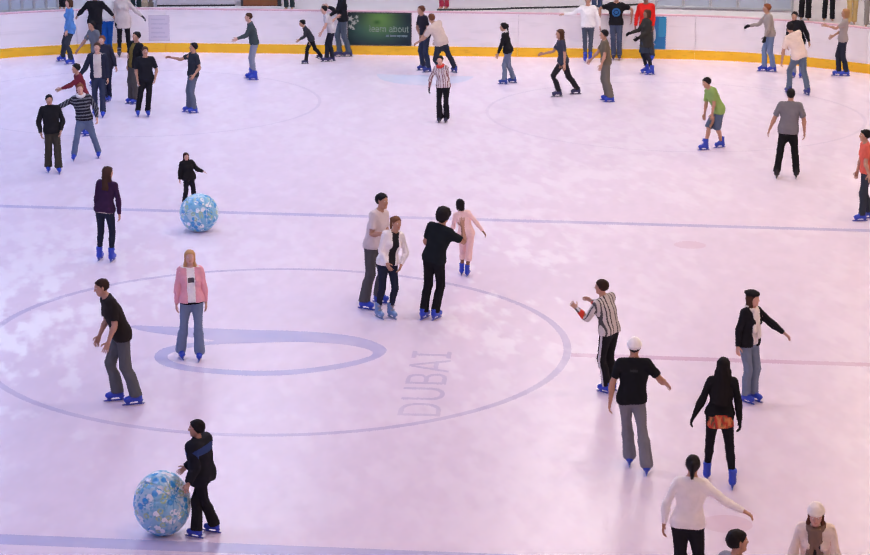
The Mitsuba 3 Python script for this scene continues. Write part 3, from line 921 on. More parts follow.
def person(label, across, feet, top, face, shirt, trousers, hair, skin='pale', g='m', shoes=BLUE, hat=None, over=None, gloves=None, scarf=None, belt=None, skirt=None, height=None,
           group=None, print_=None, level=0.0, skates=True, tails=True, **po):
    """One figure. across: the pixel columns of head and hips; feet: pixels of the right and left blade; top: the crown's pixel row, which sets the height."""
    global count
    count += 1
    key = numbered('person')
    labels[key] = {'label': label, 'category': 'person'}
    if group:
        labels[key]['group'] = group
    feet = [(q[0], q[1] + 1.5) for q in feet]
    g3 = [ground(*q, level) for q in feet]
    m = (g3[0] + g3[1]) / 2
    away = (m - EYE) * V(1, 1, 0)
    away /= np.linalg.norm(away)
    A = np.stack([np.cross(away, V(0, 0, 1)), away, V(0, 0, 1)], 1)       # view frame -> world
    s = 1.0
    headk = po.pop('headk', 1.0) * 0.94
    fy = sum(q[1] for q in feet) / 2
    lean, hip = list(po.pop('lean', (0, 0))), list(po.pop('hip', (0, 0)))
    for _ in range(12):
        fl = [((A.T @ (q - m)) / s)[:2] for q in g3]
        R, at, J, tp = pose(g, fl, face, headk=headk, lean=lean, hip=hip, **po)
        if across:                                         # lean and shift the trunk towards where head and hips are
            px = F / np.linalg.norm(m - EYE) * s
            q = proj(np.array([m + A @ (at['head'] * 0.5 + tp * 0.5) * s, m + A @ at['pelvis'] * s]))[:, 0]
            hip[0] = float(np.clip(hip[0] + 0.7 * (across[1] - q[1]) / px, -0.25, 0.25))
            t = math.tan(math.radians(lean[0])) + 0.7 * ((across[0] - q[0]) - (across[1] - q[1])) / px / 0.62
            lean[0] = float(np.clip(math.degrees(math.atan(t)), -34, 34))
        if height:
            s = height / 1.80
        else:
            y = proj(m + A @ tp * s)[0, 1]
            s *= (fy - top) / (fy - y)
    SIZES.append(f'{key} size {s * 1.80:.2f} at {m.round(1)} lean {lean[0]:.0f} hip {hip[0]:.2f} {label[:50]}')
    order = [b[0] for b in BONES]
    orig = {'pelvis': 'pelvis', 'spine': 'spine', 'chest': 'chest', 'neck': 'neck', 'head': 'head'}
    for n in 'RL':
        orig |= {'ua' + n: 'sh' + n, 'fa' + n: 'el' + n, 'ha' + n: 'wr' + n, 'th' + n: 'hip' + n, 'sn' + n: 'kn' + n, 'ft' + n: 'an' + n}
    Ms = np.zeros((len(order), 3, 4))
    for i, b in enumerate(order):
        Rb = R[b] * (headk if b == 'head' else 1)
        Ms[i, :, :3] = A @ Rb * s
        Ms[i, :, 3] = m + A @ (at[b] - Rb @ J[orig[b]]) * s

    def skin_to(tv, tw):
        out = np.zeros_like(tv)
        for i in range(len(order)):
            w = tw[:, i]
            on = w > 1e-4
            out[on] += w[on, None] * (tv[on] @ Ms[i, :, :3].T + Ms[i, :, 3])
        return out / np.maximum(np.where(tw > 1e-4, tw, 0).sum(1), 1e-9)[:, None]

    def wear_it(name, form, color, mat='m_cloth', lab=None, **k):
        tv, tf, tw = template(form, g if form not in ('hair', 'hat') else 'm', **k)
        c = color(tv) if callable(color) else np.broadcast_to(np.asarray(color, float), tv.shape)
        if mat == 'm_cloth':                              # thread-level unevenness of the dye
            c = c * (0.93 + 0.14 * meshkit.noise(tv * 30)[:, None])
        return put(f'{key}__{name}', (skin_to(tv, tw), tf), mat, smooth=True, color=c, label=lab)

    sk = V(*SKIN[skin])
    wear_it('body', 'body', lambda v: np.where((np.abs(v[:, [0]]) < 0.021) & (np.abs(v[:, [2]] - 1.587) < 0.012) & (v[:, [1]] > 0.07), sk * V(0.95, 0.62, 0.62), sk), 'm_skin')
    for sx in (-1, 1):                                    # eyes in their hollows
        e = trimesh.creation.icosphere(1, 0.0105)
        ev = np.array(e.vertices) + V(sx * 0.031, 0.0775, 1.655)
        put(f'{key}__eye', (skin_to(ev, weights(ev, g, 'head')), e.faces), 'm_shell', smooth=True,
            color=np.where(np.linalg.norm((ev - V(sx * 0.031, 0.088, 1.655))[:, [0, 2]], axis=1)[:, None] < 0.0055, V(0.03, 0.02, 0.015), V(0.75, 0.73, 0.70)))
    kind, color = shirt
    if kind:
        wear_it('shirt' if kind in ('tee', 'loose_tee', 'vest') else {'crop': 'sweater', 'hoodie': 'jacket', 'puffy': 'jacket'}.get(kind, kind), 'top', color, fine=True, **TOP[kind]) if callable(color) else \
            wear_it('shirt' if kind in ('tee', 'loose_tee', 'vest') else {'crop': 'sweater', 'hoodie': 'jacket', 'puffy': 'jacket'}.get(kind, kind), 'top', color, **TOP[kind])
    if over:
        wear_it({'open_jacket': 'jacket', 'wide_jacket': 'jacket'}.get(over[0], over[0]), 'top', over[1], **TOP[over[0]])
    if callable(trousers[1]):
        wear_it('trousers', 'bottom', trousers[1], fine=True, **BOT[trousers[0]])
    elif trousers[0] == 'shorts':
        wear_it('shorts', 'bottom', trousers[1], **BOT['shorts'])
    else:
        wear_it('trousers', 'bottom', trousers[1], **BOT[trousers[0]])
    if skirt:
        wear_it('skirt', 'skirt', skirt[0], **skirt[1])
    if belt:
        wear_it('belt', 'belt', belt[0], z0=belt[1], z1=belt[2], e=belt[3])
    if hair:
        wear_it('hair', 'hair', V(*(HAIR[hair[1]] if isinstance(hair[1], str) else hair[1])), 'm_hair', style=hair[0])
    if hat:
        wear_it(hat[0] if hat[0] != 'cap' else 'cap', 'hat', hat[1], kind=hat[0])
    if gloves is not None:
        for sd in (1, -1):
            wear_it('glove', 'glove', gloves, side=sd)
    if scarf is not None:
        wear_it('scarf' if tails else 'collar', 'scarf', scarf, tails=tails)
    for i, n in enumerate('RL'):
        if not skates:
            break
        M = Ms[BI['ft' + n]]
        fl_ = V(1 if n == 'R' else -1, 1, 1)
        jt = J['an' + n]

        def place(vf):
            v = (vf[0] - SKATE_A) * fl_ * V(1.06, 1.06, 1) + jt
            return v @ M[:, :3].T + M[:, 3], (vf[1] if n == 'R' else vf[1][:, ::-1])
        low = trousers[0] in ('straight', 'flared', 'loose')
        bk = put(f'{key}__skate', place(SKATE['low_boot' if low else 'boot']), 'm_shell', smooth=True, color=shoes)
        put(f'{bk}__blade_holder', place(SKATE['holder']), 'm_shell', smooth=True, color=V(*shoes) * 0.8 + 0.02)
        put(f'{bk}__blade', place(SKATE['blade']), 'm_steel')
        for b in SKATE['buckle'][low:]:
            put(f'{bk}__buckle', place(b), 'm_shell', color=(0.08, 0.13, 0.50) if shoes is BLUE else (0.3, 0.3, 0.33))
    return key, Ms, R, at, A, m, s


# ------------------------------------------------------------------ the skaters
BLK, NAVY, DKG, JEAN, LJEAN, DJEAN = (0.012, 0.012, 0.016), (0.018, 0.022, 0.05), (0.05, 0.05, 0.06), (0.12, 0.16, 0.26), (0.24, 0.28, 0.38), (0.035, 0.045, 0.085)
WHITE, CREAM, GREY, BEIGE = (0.90, 0.88, 0.88), (0.78, 0.66, 0.58), (0.22, 0.22, 0.25), (0.50, 0.43, 0.38)


def stripes(a, b, per=0.075, duty=0.5):
    """Vertical stripes woven round the trunk and along the sleeves."""
    def fn(v):
        q = np.where(np.abs(v[:, 0]) > 0.24, v[:, 1] * 1.0 + 0.02, np.abs(v[:, 0]))
        return np.where((((q / per) % 1) < duty)[:, None], V(*a), V(*b))
    return fn


def red_cuffs(fn):
    return lambda v: np.where(((np.abs(v[:, 0]) > 0.43) & (np.abs(v[:, 0]) < 0.485))[:, None], V(0.62, 0.05, 0.03), fn(v))


def hoops(a, b, per=0.07, duty=0.5):
    def fn(v):
        q = np.where(np.abs(v[:, 0]) > 0.24, np.abs(v[:, 0]) * 1.3, v[:, 2])
        return np.where((((q / per) % 1) < duty)[:, None], V(*a), V(*b))
    return fn


def chest_print(base, ink, w=0.055, z0=1.23, z1=1.31, back=False):
    def fn(v):
        s = -1 if back else 1
        on = (np.abs(v[:, 0]) < w) & (v[:, 2] > z0) & (v[:, 2] < z1) & (v[:, 1] * s > 0.04)
        return np.where(on[:, None], V(*ink), V(*base))
    return fn


def round_print(base, ink):
    def fn(v):
        r = np.hypot(v[:, 0], (v[:, 2] - 1.24))
        on = (r < 0.115) & (v[:, 1] > 0.03) & ~((r > 0.05) & (r < 0.07))
        return np.where(on[:, None], V(*ink), V(*base))
    return fn


def side_stripe(base, ink):
    def fn(v):
        on = (np.abs(v[:, 1]) < 0.024) & (np.abs(v[:, 0]) > 0.12) & (v[:, 2] < 1.0)
        return np.where(on[:, None], V(*ink), V(*base))
    return fn


def front_panel(base, front, w=0.09):
    def fn(v):
        on = (np.abs(v[:, 0]) < w) & (v[:, 1] > 0.02) & (v[:, 2] < 1.47)
        return np.where(on[:, None], V(*front), V(*base))
    return fn


def yoke(base, top_, z=1.33):
    return lambda v: np.where(((v[:, 2] > z) & (v[:, 2] < z + 0.11) & (np.abs(v[:, 0]) < 0.3))[:, None], V(*top_), V(*base))


# --- upper left cluster
person('person in a long light blue top walking left near the upper left corner', (69, 70), [(61.5, 60), (70, 63)], -1, 195, ('tunic', (0.10, 0.25, 0.58)), ('straight', (0.04, 0.045, 0.06)), ('bob', 'brown'), 'pale', 'f',
       lean=(3, 0), arms={'L': ((-0.25, -0.1, -1), (-0.25, -0.1, -1)), 'R': ((0, 0.1, -1), (0, 0, -1))})
person('person in black with both arms spread wide beside the bright blue trousers', (95, 95), [(99, 58.5), (94, 58.5)], -9, 90, ('sweater', BLK), ('straight', (0.018, 0.018, 0.024)), ('short', 'black'), 'tan', 'm',
       arms={'R': ((0.55, 0.3, -0.6), (0.30, 0.6, -0.45)), 'L': ((-0.55, 0.3, -0.65), (-0.35, 0.6, -0.45))})
person('person in a white top and bright royal blue trousers behind the long beige coat', (106.5, 107), [(104.5, 54.5), (109, 54)], -11, 270, ('tee', WHITE), ('loose', (0.015, 0.11, 0.46)), ('short', 'black'), 'tan', 'm', lean=(-3, 0))
person('person in a long pale beige coat and black leggings at the far boards', (121.5, 123), [(119.5, 55.5), (129.5, 55.5)], -10, 270, ('coat', (0.60, 0.52, 0.50)), ('slim', BLK), ('long', 'black'), 'tan', 'f', gloves=BLK,
       arms={'L': ((0.62, -0.1, -0.75), (0.75, -0.2, -0.6)), 'R': ((-0.08, 0, -1), (-0.05, -0.2, -1))}, shoes=(0.03, 0.03, 0.06))
person('dark-haired person in a grey t-shirt reaching a hand down left, behind the open dark jacket', (91.5, 97), [(94, 84), (101, 86)], 21, 215, ('tee', (0.15, 0.16, 0.19)), ('straight', DKG), ('short', 'black'), 'tan', 'm', lean=(-4, 0),
       arms={'R': ((-0.55, -0.1, -0.8), (-0.6, -0.1, -0.75)), 'L': ((0.2, -0.1, -1), (-0.1, -0.2, -1))})
person('reddish-haired person in a dark jacket half hidden behind the beige shirt front', (102, 106), [(105, 101), (109, 100)], 36, 250, ('jacket', (0.03, 0.03, 0.05)), ('straight', NAVY), ('short', 'red'), 'pale', 'm')
person('person in maroon stretching an arm down left behind the striped sweater', (76, 83), [(81, 133), (88, 135)], 64, 195, ('sweater', (0.17, 0.025, 0.04)), ('straight', (0.06, 0.07, 0.13)), ('short', 'black'), 'tan', 'm', lean=(-3, 0),
       arms={'L': ((-0.85, -0.1, -0.65), (-0.95, -0.1, -0.35)), 'R': ((0.1, 0.3, -1), (0, 0.1, -1))})
person('person in an open dark jacket over a beige shirt in the upper left group', (97, 98.5), [(95, 114), (103, 116)], 43, 262, ('vest', (0.62, 0.55, 0.52)), ('straight', DJEAN), ('short', 'brown'), 'pale', 'm', over=('wide_jacket', (0.022, 0.026, 0.05)),
       arms={'R': ((-0.45, -0.1, -0.9), (-0.6, -0.2, -0.75)), 'L': ((0.15, 0, -1), (0.08, -0.15, -1))})
person('person in a striped dark sweater and blue jeans with legs spread wide', (80, 84), [(74, 159), (98.5, 156.5)], 84, 265, ('sweater', hoops((0.02, 0.02, 0.03), (0.16, 0.17, 0.20), 0.075, 0.6)), ('straight', JEAN), ('short', 'red'), 'pale', 'm',
       arms={'R': ((-0.85, -0.1, -0.45), (-0.9, -0.1, -0.35)), 'L': ((0.5, -0.1, -0.8), (0.1, -0.5, -0.9))}, scarf=(0.70, 0.68, 0.68), tails=False, lean=(-2, 0))
person('person in a black leather jacket and olive trousers left of the striped sweater', (49, 52), [(48.5, 171), (59, 172)], 95, 275, ('jacket', (0.014, 0.014, 0.017)), ('loose', (0.050, 0.045, 0.035)), ('short', 'black'), 'tan', 'm',
       arms={'R': ((-0.35, -0.05, -1), (0.15, -0.4, -0.9)), 'L': ((0.38, -0.05, -1), (-0.15, -0.45, -0.9))})
person('person in a black top with an olive front and grey-brown trousers', (136.5, 134.5), [(130.5, 102), (135, 103)], 32, 215, ('loose_tee', front_panel(BLK, (0.17, 0.12, 0.03), 0.07)), ('loose', (0.085, 0.075, 0.075)), ('short', 'black'), 'tan', 'm',
       arms={'R': ((-0.3, 0, -1), (-0.1, -0.1, -1)), 'L': ((0.25, -0.1, -1), (0, -0.3, -1))})
person('person in a black t-shirt and black trousers right of the grey-brown trousers', (145, 146), [(138, 115), (148, 115)], 47, 275, ('loose_tee', (0.014, 0.015, 0.022)), ('straight', BLK), ('short', 'brown'), 'tan', 'm',
       arms={'R': ((-0.25, 0, -1), (0.1, -0.4, -0.9)), 'L': ((0.4, 0, -0.95), (-0.15, -0.5, -0.8))})
person('person in a dark t-shirt and grey-blue jeans holding one arm straight out to the left', (193.5, 193), [(187.5, 110.5), (193, 112)], 43, 200, ('tee', (0.028, 0.034, 0.05)), ('straight', (0.12, 0.14, 0.20)), ('short', 'black'), 'tan', 'm',
       arms={'R': ((-0.95, -0.05, -0.42), (-0.98, 0, 0.18)), 'L': ((0.28, -0.1, -0.9), (-0.55, -0.4, -0.7))}, lean=(2, 0))
person('person in a dark green-grey top and pale jeans gliding left with feet together', (248.6, 254), [(250, 77), (253, 79)], 13, 185, ('sweater', (0.055, 0.075, 0.085)), ('slim', (0.25, 0.27, 0.36)), ('crop', 'brown'), 'pale', 'm',
       arms={'L': ((-0.45, -0.2, -0.8), (-0.92, -0.2, -0.35)), 'R': ((-0.2, 0.1, -0.9), (-0.9, 0.1, -0.4))}, lean=(5, 0), hip=(0.10, 0))
person('small child in dark clothes skating left with one leg stretched behind', (300, 311), [(305, 62.5), (320, 60)], 20, 190, ('sweater', (0.035, 0.038, 0.05)), ('straight', BLK), ('short', 'black'), 'tan', 'm', headk=1.15, shoes=(0.03, 0.03, 0.10),
       lean=(-26, 0), hip=(0.06, 0), arms={'L': ((-0.15, -0.2, -0.9), (-0.7, -0.3, -0.45)), 'R': ((0.2, 0.3, -0.9), (-0.6, 0.2, -0.5))}, lift=(0, 0.07), pitch=(0, -25), toes=(0, 10))
person('dark-haired person in a pale grey t-shirt leaning left near the green poster', (324, 331), [(325.5, 60.5), (331, 60)], 6, 190, ('tee', (0.55, 0.52, 0.55)), ('straight', (0.018, 0.020, 0.034)), ('short', 'black'), 'pale', 'm', shoes=(0.03, 0.03, 0.12),
       lean=(-16, 0), hip=(0.06, 0), arms={'L': ((-0.2, -0.2, -1), (-0.5, -0.2, -0.85)), 'R': ((0.5, 0.2, -0.7), (0.5, 0.2, 0.4))})
person('adult in a black top and grey jeans skating left beside the green poster', (341.5, 342.5), [(338, 55.5), (347.5, 55.5)], -12, 190, ('sweater', (0.012, 0.014, 0.020)), ('straight', (0.085, 0.11, 0.15)), ('short', 'black'), 'tan', 'm', shoes=(0.03, 0.03, 0.12),
       lean=(-6, 0), hip=(0.02, 0), arms={'L': ((-0.6, -0.2, -0.8), (-0.8, -0.2, 0.35)), 'R': ((-0.3, 0.2, -0.9), (-0.6, 0.2, -0.5))})
# --- far side, middle
person('brown-haired person in a black top and dark jeans left of the beige t-shirt', (421, 425), [(421.5, 69), (427, 71)], 6, 205, ('tee', (0.020, 0.018, 0.030)), ('straight', DJEAN), ('short', (0.12, 0.05, 0.03)), 'tan', 'm', shoes=(0.03, 0.05, 0.28),
       lean=(-3, 0), arms={'L': ((0.25, -0.2, -0.9), (-0.4, -0.5, -0.6)), 'R': ((-0.25, 0, -1), (0.3, -0.4, -0.8))})
person('person in a beige t-shirt and dark jeans seen from behind, striding at the far end', (431.5, 441), [(454, 71), (440, 75)], 14, 125, ('loose_tee', (0.66, 0.54, 0.48)), ('straight', (0.028, 0.034, 0.052)), ('short', (0.16, 0.06, 0.03)), 'tan', 'm', shoes=(0.03, 0.05, 0.28),
       lean=(-9, 0), hip=(-0.05, 0), arms={'L': ((-0.4, 0.2, -0.85), (-0.7, 0.2, -0.5)), 'R': ((0, 0.2, -1), (-0.3, 0.4, -0.8))})
person('small person in a red striped top with black trousers and black gloves', (440, 443), [(439.5, 121), (446, 121)], 56, 255, ('sweater', stripes((0.62, 0.58, 0.60), (0.24, 0.10, 0.11), 0.055, 0.6)), ('flared', BLK), ('short', 'black'), 'pale', 'f', gloves=BLK, shoes=(0.02, 0.02, 0.05), scarf=(0.55, 0.05, 0.04), tails=False,
       arms={'R': ((-0.45, -0.1, -0.9), (-0.15, -0.2, -1)), 'L': ((0.15, 0, -1), (0.05, -0.2, -1))})
person('person in a black top with a white collar and blue-grey jeans skating left', (503.5, 508), [(503, 83), (512, 81.5)], 23, 165, ('sweater', BLK), ('straight', (0.16, 0.19, 0.28)), ('tail', 'black'), 'tan', 'f', lean=(-4, 0),
       arms={'L': ((-0.25, -0.1, -1), (-0.35, -0.1, -1)), 'R': ((0.1, 0.1, -1), (0, 0.1, -1))}, scarf=(0.75, 0.72, 0.74), tails=False, shoes=(0.03, 0.06, 0.30))
person('person in a dark grey top and black trousers taking a long stride to the left', (560, 563), [(557, 95.5), (575.5, 93)], 29.5, 195, ('tee', (0.045, 0.05, 0.075)), ('straight', (0.022, 0.020, 0.026)), ('shoulder', 'brown'), 'tan', 'f', shoes=(0.03, 0.03, 0.10), lean=(3, 0), hip=(-0.07, 0),
       arms={'R': ((-0.5, 0, -0.8), (-0.95, 0, -0.25)), 'L': ((0.2, -0.1, -1), (0, -0.3, -0.9))})
person('person in an olive brown t-shirt and khaki trousers, arms held low to the left', (604, 606), [(606, 99), (609, 101)], 30, 190, ('tee', (0.15, 0.12, 0.085)), ('loose', (0.16, 0.14, 0.12)), ('short', 'black'), 'tan', 'm', lean=(5, 0), hip=(0.03, 0),
       arms={'R': ((-0.45, 0.1, -0.85), (-0.6, 0, -0.7)), 'L': ((-0.1, -0.2, -1), (-0.3, -0.3, -0.9))})
person('person in a white long-sleeved shirt with arms out, leaning on the far boards', (588, 588), [(585, 60.5), (590, 60.5)], -4, 270, ('sweater', WHITE), ('slim', (0.075, 0.09, 0.13)), ('short', 'brown'), 'tan', 'm', hip=(0, 0.0), lean=(4, 2),
       arms={'R': ((-0.75, 0.2, -0.55), (-0.95, 0.15, -0.1)), 'L': ((0.35, 0.0, -0.9), (0.25, -0.1, -0.95))})
person('person in a black t-shirt with a round blue print, elbows out on the far boards', (616.5, 616), [(613.5, 58.5), (619, 58.5)], -7, 270, ('tee', round_print(BLK, (0.03, 0.13, 0.34))), ('straight', (0.07, 0.09, 0.15)), ('short', 'black'), 'tan', 'm', shoes=(0.03, 0.03, 0.08), lean=(0, 1),
       arms={'R': ((-0.75, 0.2, -0.3), (-0.05, -0.1, -1)), 'L': ((0.70, 0.2, -0.35), (0.0, -0.1, -1))})
person('person in bright red standing at the far boards behind the dark olive coat', (646, 646.5), [(646, 59.5), (652, 59.5)], -6, 262, ('sweater', (0.72, 0.025, 0.02)), ('straight', DKG), ('short', 'black'), 'brown', 'm',
       arms={'R': ((-0.25, 0, -0.9), (-0.1, -0.2, -1)), 'L': ((0.1, 0, -1), (0.05, -0.2, -1))})
person('person in a dark olive coat and black gloves in front of the blue poster', (647, 646), [(645, 72), (650, 73.5)], 10, 205, ('coat', (0.040, 0.038, 0.034)), ('slim', (0.020, 0.022, 0.034)), ('bob', 'brown'), 'brown', 'f', gloves=BLK, skirt=((0.035, 0.045, 0.07), dict(low=0.56, r=0.19)),
       arms={'R': ((-0.45, 0.1, -0.8), (-0.85, -0.1, -0.35)), 'L': ((-0.25, -0.2, -0.9), (-0.7, -0.3, -0.5))})
# --- right side
person('person in a green t-shirt and denim shorts bending forward with hands on the knees', (706.5, 718), [(703.5, 149), (719.5, 146.5)], 78, 205, ('loose_tee', (0.27, 0.40, 0.12)), ('shorts', (0.10, 0.13, 0.20)), ('short', 'black'), 'tan', 'm',
       lean=(-24, 0), hip=(0.12, 0.0), arms={'R': ((-0.10, 0.05, -1), (-0.10, -0.05, -1)), 'L': ((0.08, -0.15, -1), (-0.1, -0.2, -1))}, nod=8)
person('tall person in a grey-beige sweater, blue jeans and black gloves', (767, 770), [(762.5, 70), (771.5, 70.5)], 4, 195, ('sweater', (0.36, 0.31, 0.29)), ('straight', (0.17, 0.23, 0.38)), ('short', (0.26, 0.09, 0.04)), 'tan', 'm', gloves=BLK,
       arms={'R': ((-0.6, 0.1, -0.75), (-0.95, 0, -0.25)), 'L': ((-0.1, -0.2, -1), (-0.25, -0.3, -0.9))}, lean=(4, 0))
person('person in a cream t-shirt and blue-grey jeans seen from behind, legs astride', (790, 799), [(806.5, 93.5), (788, 92)], 23, 120, ('loose_tee', (0.82, 0.67, 0.58)), ('straight', (0.12, 0.155, 0.22)), ('short', 'black'), 'tan', 'm', shoes=(0.03, 0.04, 0.22),
       lean=(-6, 0), arms={'L': ((-0.25, 0, -1), (-0.1, 0.05, -1)), 'R': ((0.1, 0, -1), (0, 0.15, -1))})
person('person in a black jacket and jeans just behind the cream t-shirt', (794.5, 798), [(793, 76.5), (801, 76.5)], 12, 250, ('jacket', BLK), ('straight', LJEAN), ('short', 'black'), 'tan', 'm',
       arms={'L': ((0.5, -0.1, -0.9), (0.35, -0.1, -1)), 'R': ((-0.1, 0, -1), (0, -0.2, -1))})
person('person in a grey t-shirt holding an arm out left by the right boards', (845.5, 843), [(837, 74.5), (844.5, 75)], 9, 185, ('tee', (0.36, 0.31, 0.30)), ('straight', (0.022, 0.026, 0.045)), ('bob', (0.42, 0.22, 0.10)), 'tan', 'f',
       arms={'L': ((-0.75, -0.1, -0.55), (-0.95, -0.1, 0.22)), 'R': ((-0.2, 0.1, -0.9), (-0.7, 0.1, -0.5))}, lean=(3, 0))
person('person in a grey t-shirt and black trousers seen squarely from behind', (791, 788.5), [(796, 176.5), (776.5, 176.5)], 89, 90, ('loose_tee', (0.19, 0.18, 0.20)), ('straight', (0.010, 0.010, 0.012)), ('short', 'black'), 'tan', 'm', shoes=(0.012, 0.012, 0.014),
       arms={'R': ((0.38, 0, -0.92), (0.10, -0.02, -1)), 'L': ((-0.42, 0, -0.92), (-0.36, -0.02, -0.95))})
person('person in a coral red t-shirt and dark jeans at the right edge of the picture', (865, 867), [(866, 217), (860, 220)], 130, 195, ('tee', (0.66, 0.125, 0.085)), ('straight', (0.035, 0.042, 0.06)), ('short', 'black'), 'tan', 'm', lean=(0, 0),
       arms={'R': ((-0.15, 0.05, -1), (-0.2, -0.2, -0.9)), 'L': ((-0.12, -0.2, -1), (0.3, -0.4, -0.9))})
# --- left middle
person('long-haired person in a purple top and dark jeans standing alone left of the small ball', (108, 105), [(112.5, 260), (100.5, 258.5)], 167, 70, ('sweater', (0.040, 0.016, 0.050)), ('slim', (0.016, 0.020, 0.040)), ('long', (0.055, 0.026, 0.018)), 'tan', 'f', head=25,
       arms={'R': ((0.22, -0.05, -1), (0.05, 0.0, -1)), 'L': ((-0.20, 0, -1), (0.0, 0.1, -1))}, belt=((0.42, 0.35, 0.34), 0.890, 0.918, 0.030))
person('child in a black jacket skating behind the small ball', (186, 188.5), [(185, 204), (195, 203.5)], 153, 285, ('puffy', (0.014, 0.013, 0.015)), ('loose', (0.014, 0.014, 0.020)), ('shoulder', (0.05, 0.022, 0.015)), 'pale', 'f', headk=1.15,
       arms={'R': ((-0.3, -0.1, -1), (-0.1, -0.2, -1)), 'L': ((0.6, -0.1, -0.72), (0.85, -0.3, -0.3))}, lean=(2, 0))
# --- the group in the middle
person('man in a pale t-shirt and grey trousers standing behind the white cardigan', (382, 373.5), [(366.5, 308.5), (381, 302)], 194, 330, ('tee', (0.66, 0.58, 0.59)), ('loose', (0.085, 0.082, 0.092)), ('short', 'black'), 'tan', 'm', head=320, lean=(3, 0),
       arms={'R': ((-0.10, -0.2, -1), (0.62, -0.45, 0.12)), 'L': ((0.12, 0.2, -1), (0.15, 0.1, -1))}, hip=(0.07, 0))
person('woman in a white cardigan and dark jeans with pale blue skates, hands clasped in front', (396, 388), [(379.5, 317), (392, 317)], 217, 300, ('vest', (0.02, 0.02, 0.025)), ('slim', (0.018, 0.022, 0.045)), ('tail', (0.16, 0.07, 0.035)), 'tan', 'f', over=('cardigan', (0.86, 0.82, 0.82)), shoes=(0.16, 0.26, 0.50), head=310, lean=(6, 0), hip=(0.03, 0),
       arms={'R': ((-0.30, -0.15, -1), (0.38, -0.55, -0.72)), 'L': ((0.32, 0.0, -1), (-0.30, -0.5, -0.8))})
person('person all in black with bushy hair and one hand raised to the ear', (443.5, 434.5), [(436.5, 318), (425, 317.5)], 209, 60, ('tee', (0.010, 0.014, 0.018)), ('straight', (0.010, 0.010, 0.014)), ('afro', 'black'), 'tan', 'm', lean=(6, 0), hip=(0.03, 0), head=55,
       arms={'R': ((0.72, 0.15, -0.55), (-0.10, 0.35, 1)), 'L': ((-0.30, 0.15, -0.9), (0.55, 0.6, -0.5))})
person('girl in pale pink skating away with one arm held out right', (460, 466), [(467.5, 274.5), (462, 273)], 199.5, 80, ('sweater', (0.88, 0.62, 0.58)), ('capri', (0.86, 0.58, 0.55)), ('bob', 'black'), 'brown', 'f', headk=1.1, lean=(-3, 0), head=120,
       arms={'R': ((0.62, 0, -0.72), (0.62, -0.05, -0.78)), 'L': ((-0.15, 0.3, -0.9), (-0.1, 0.7, -0.5))})
# --- left foreground
person('blond woman in a pink cardigan and flared jeans standing inside the painted swirl', (189.7, 191.5), [(181.5, 357), (199.5, 359)], 250.5, 272, ('vest', chest_print((0.90, 0.87, 0.87), (0.10, 0.09, 0.11), 0.05, 1.25, 1.33)), ('flared', (0.17, 0.22, 0.34)), ('shoulder', (0.55, 0.32, 0.15)), 'pale', 'f', over=('cardigan', (0.82, 0.40, 0.46)),
       belt=((0.012, 0.012, 0.014), 0.885, 0.930, 0.034), arms={'R': ((-0.22, 0, -1), (-0.08, -0.05, -1)), 'L': ((0.22, 0, -1), (0.12, -0.05, -1))}, toes=(14, -10), nod=-4)
person('man in a black t-shirt and grey cargo trousers leaning left as he skates', (101.5, 120.5), [(115, 400), (133.5, 404)], 279.5, 192, ('loose_tee', (0.020, 0.016, 0.016)), ('loose', (0.105, 0.108, 0.118)), ('crop', (0.035, 0.016, 0.012)), 'tan', 'm', lean=(-20, 0), hip=(-0.04, 0.03), gloves=None,
       arms={'L': ((0.16, -0.30, -1), (-0.36, -0.3, -0.9)), 'R': ((0.0, 0.1, -1), (-0.42, -0.3, -0.9))}, nod=6)
person('boy in a black and navy jacket pushing the large ball', (196.5, 202), [(194.5, 536.5), (212, 531)], 420.5, 150, ('puffy', yoke((0.012, 0.013, 0.020), (0.025, 0.05, 0.16), 1.30)), ('loose', (0.012, 0.012, 0.016)), ('short', 'black'), 'tan', 'm', headk=1.14, lean=(-4, 0), hip=(-0.02, 0), gloves=None, head=178,
       arms={'L': ((0.05, -0.3, -1), (-0.30, -0.5, -0.65)), 'R': ((-0.26, 0.10, -0.95), (-0.80, -0.05, -0.62))})
# --- right foreground
person('person in a black and white striped shirt and black trousers, forearms raised to the left', (601.5, 609), [(609.5, 388), (604.5, 392)], 280, 140, ('sweater', red_cuffs(stripes((0.62, 0.57, 0.55), (0.085, 0.08, 0.085), 0.060, 0.62))), ('straight', side_stripe((0.012, 0.012, 0.015), (0.55, 0.52, 0.55))), ('short', (0.035, 0.018, 0.012)), 'tan', 'm', hip=(0.0, 0), lean=(-7, 0), head=165,
       arms={'L': ((-0.50, 0.1, -0.85), (-0.55, 0.45, 0.40)), 'R': ((-0.3, 0.5, -0.8), (-0.62, 0.4, 0.22))})
person('man in a white cap, black t-shirt and grey jeans skating away', (634.5, 632), [(646, 472), (629, 463)], 339, 95, ('tee', chest_print((0.010, 0.011, 0.015), (0.03, 0.033, 0.04), 0.05, 1.33, 1.36, True)), ('flared', (0.20, 0.20, 0.235)), ('crop', 'black'), 'tan', 'm', hat=('beanie', (0.93, 0.91, 0.90)), hip=(-0.03, 0.02), head=88,
       arms={'L': ((-0.34, -0.05, -0.95), (-0.10, -0.1, -1)), 'R': ((0.62, 0, -0.72), (0.30, 0.75, -0.42))}, lean=(-3, 0))
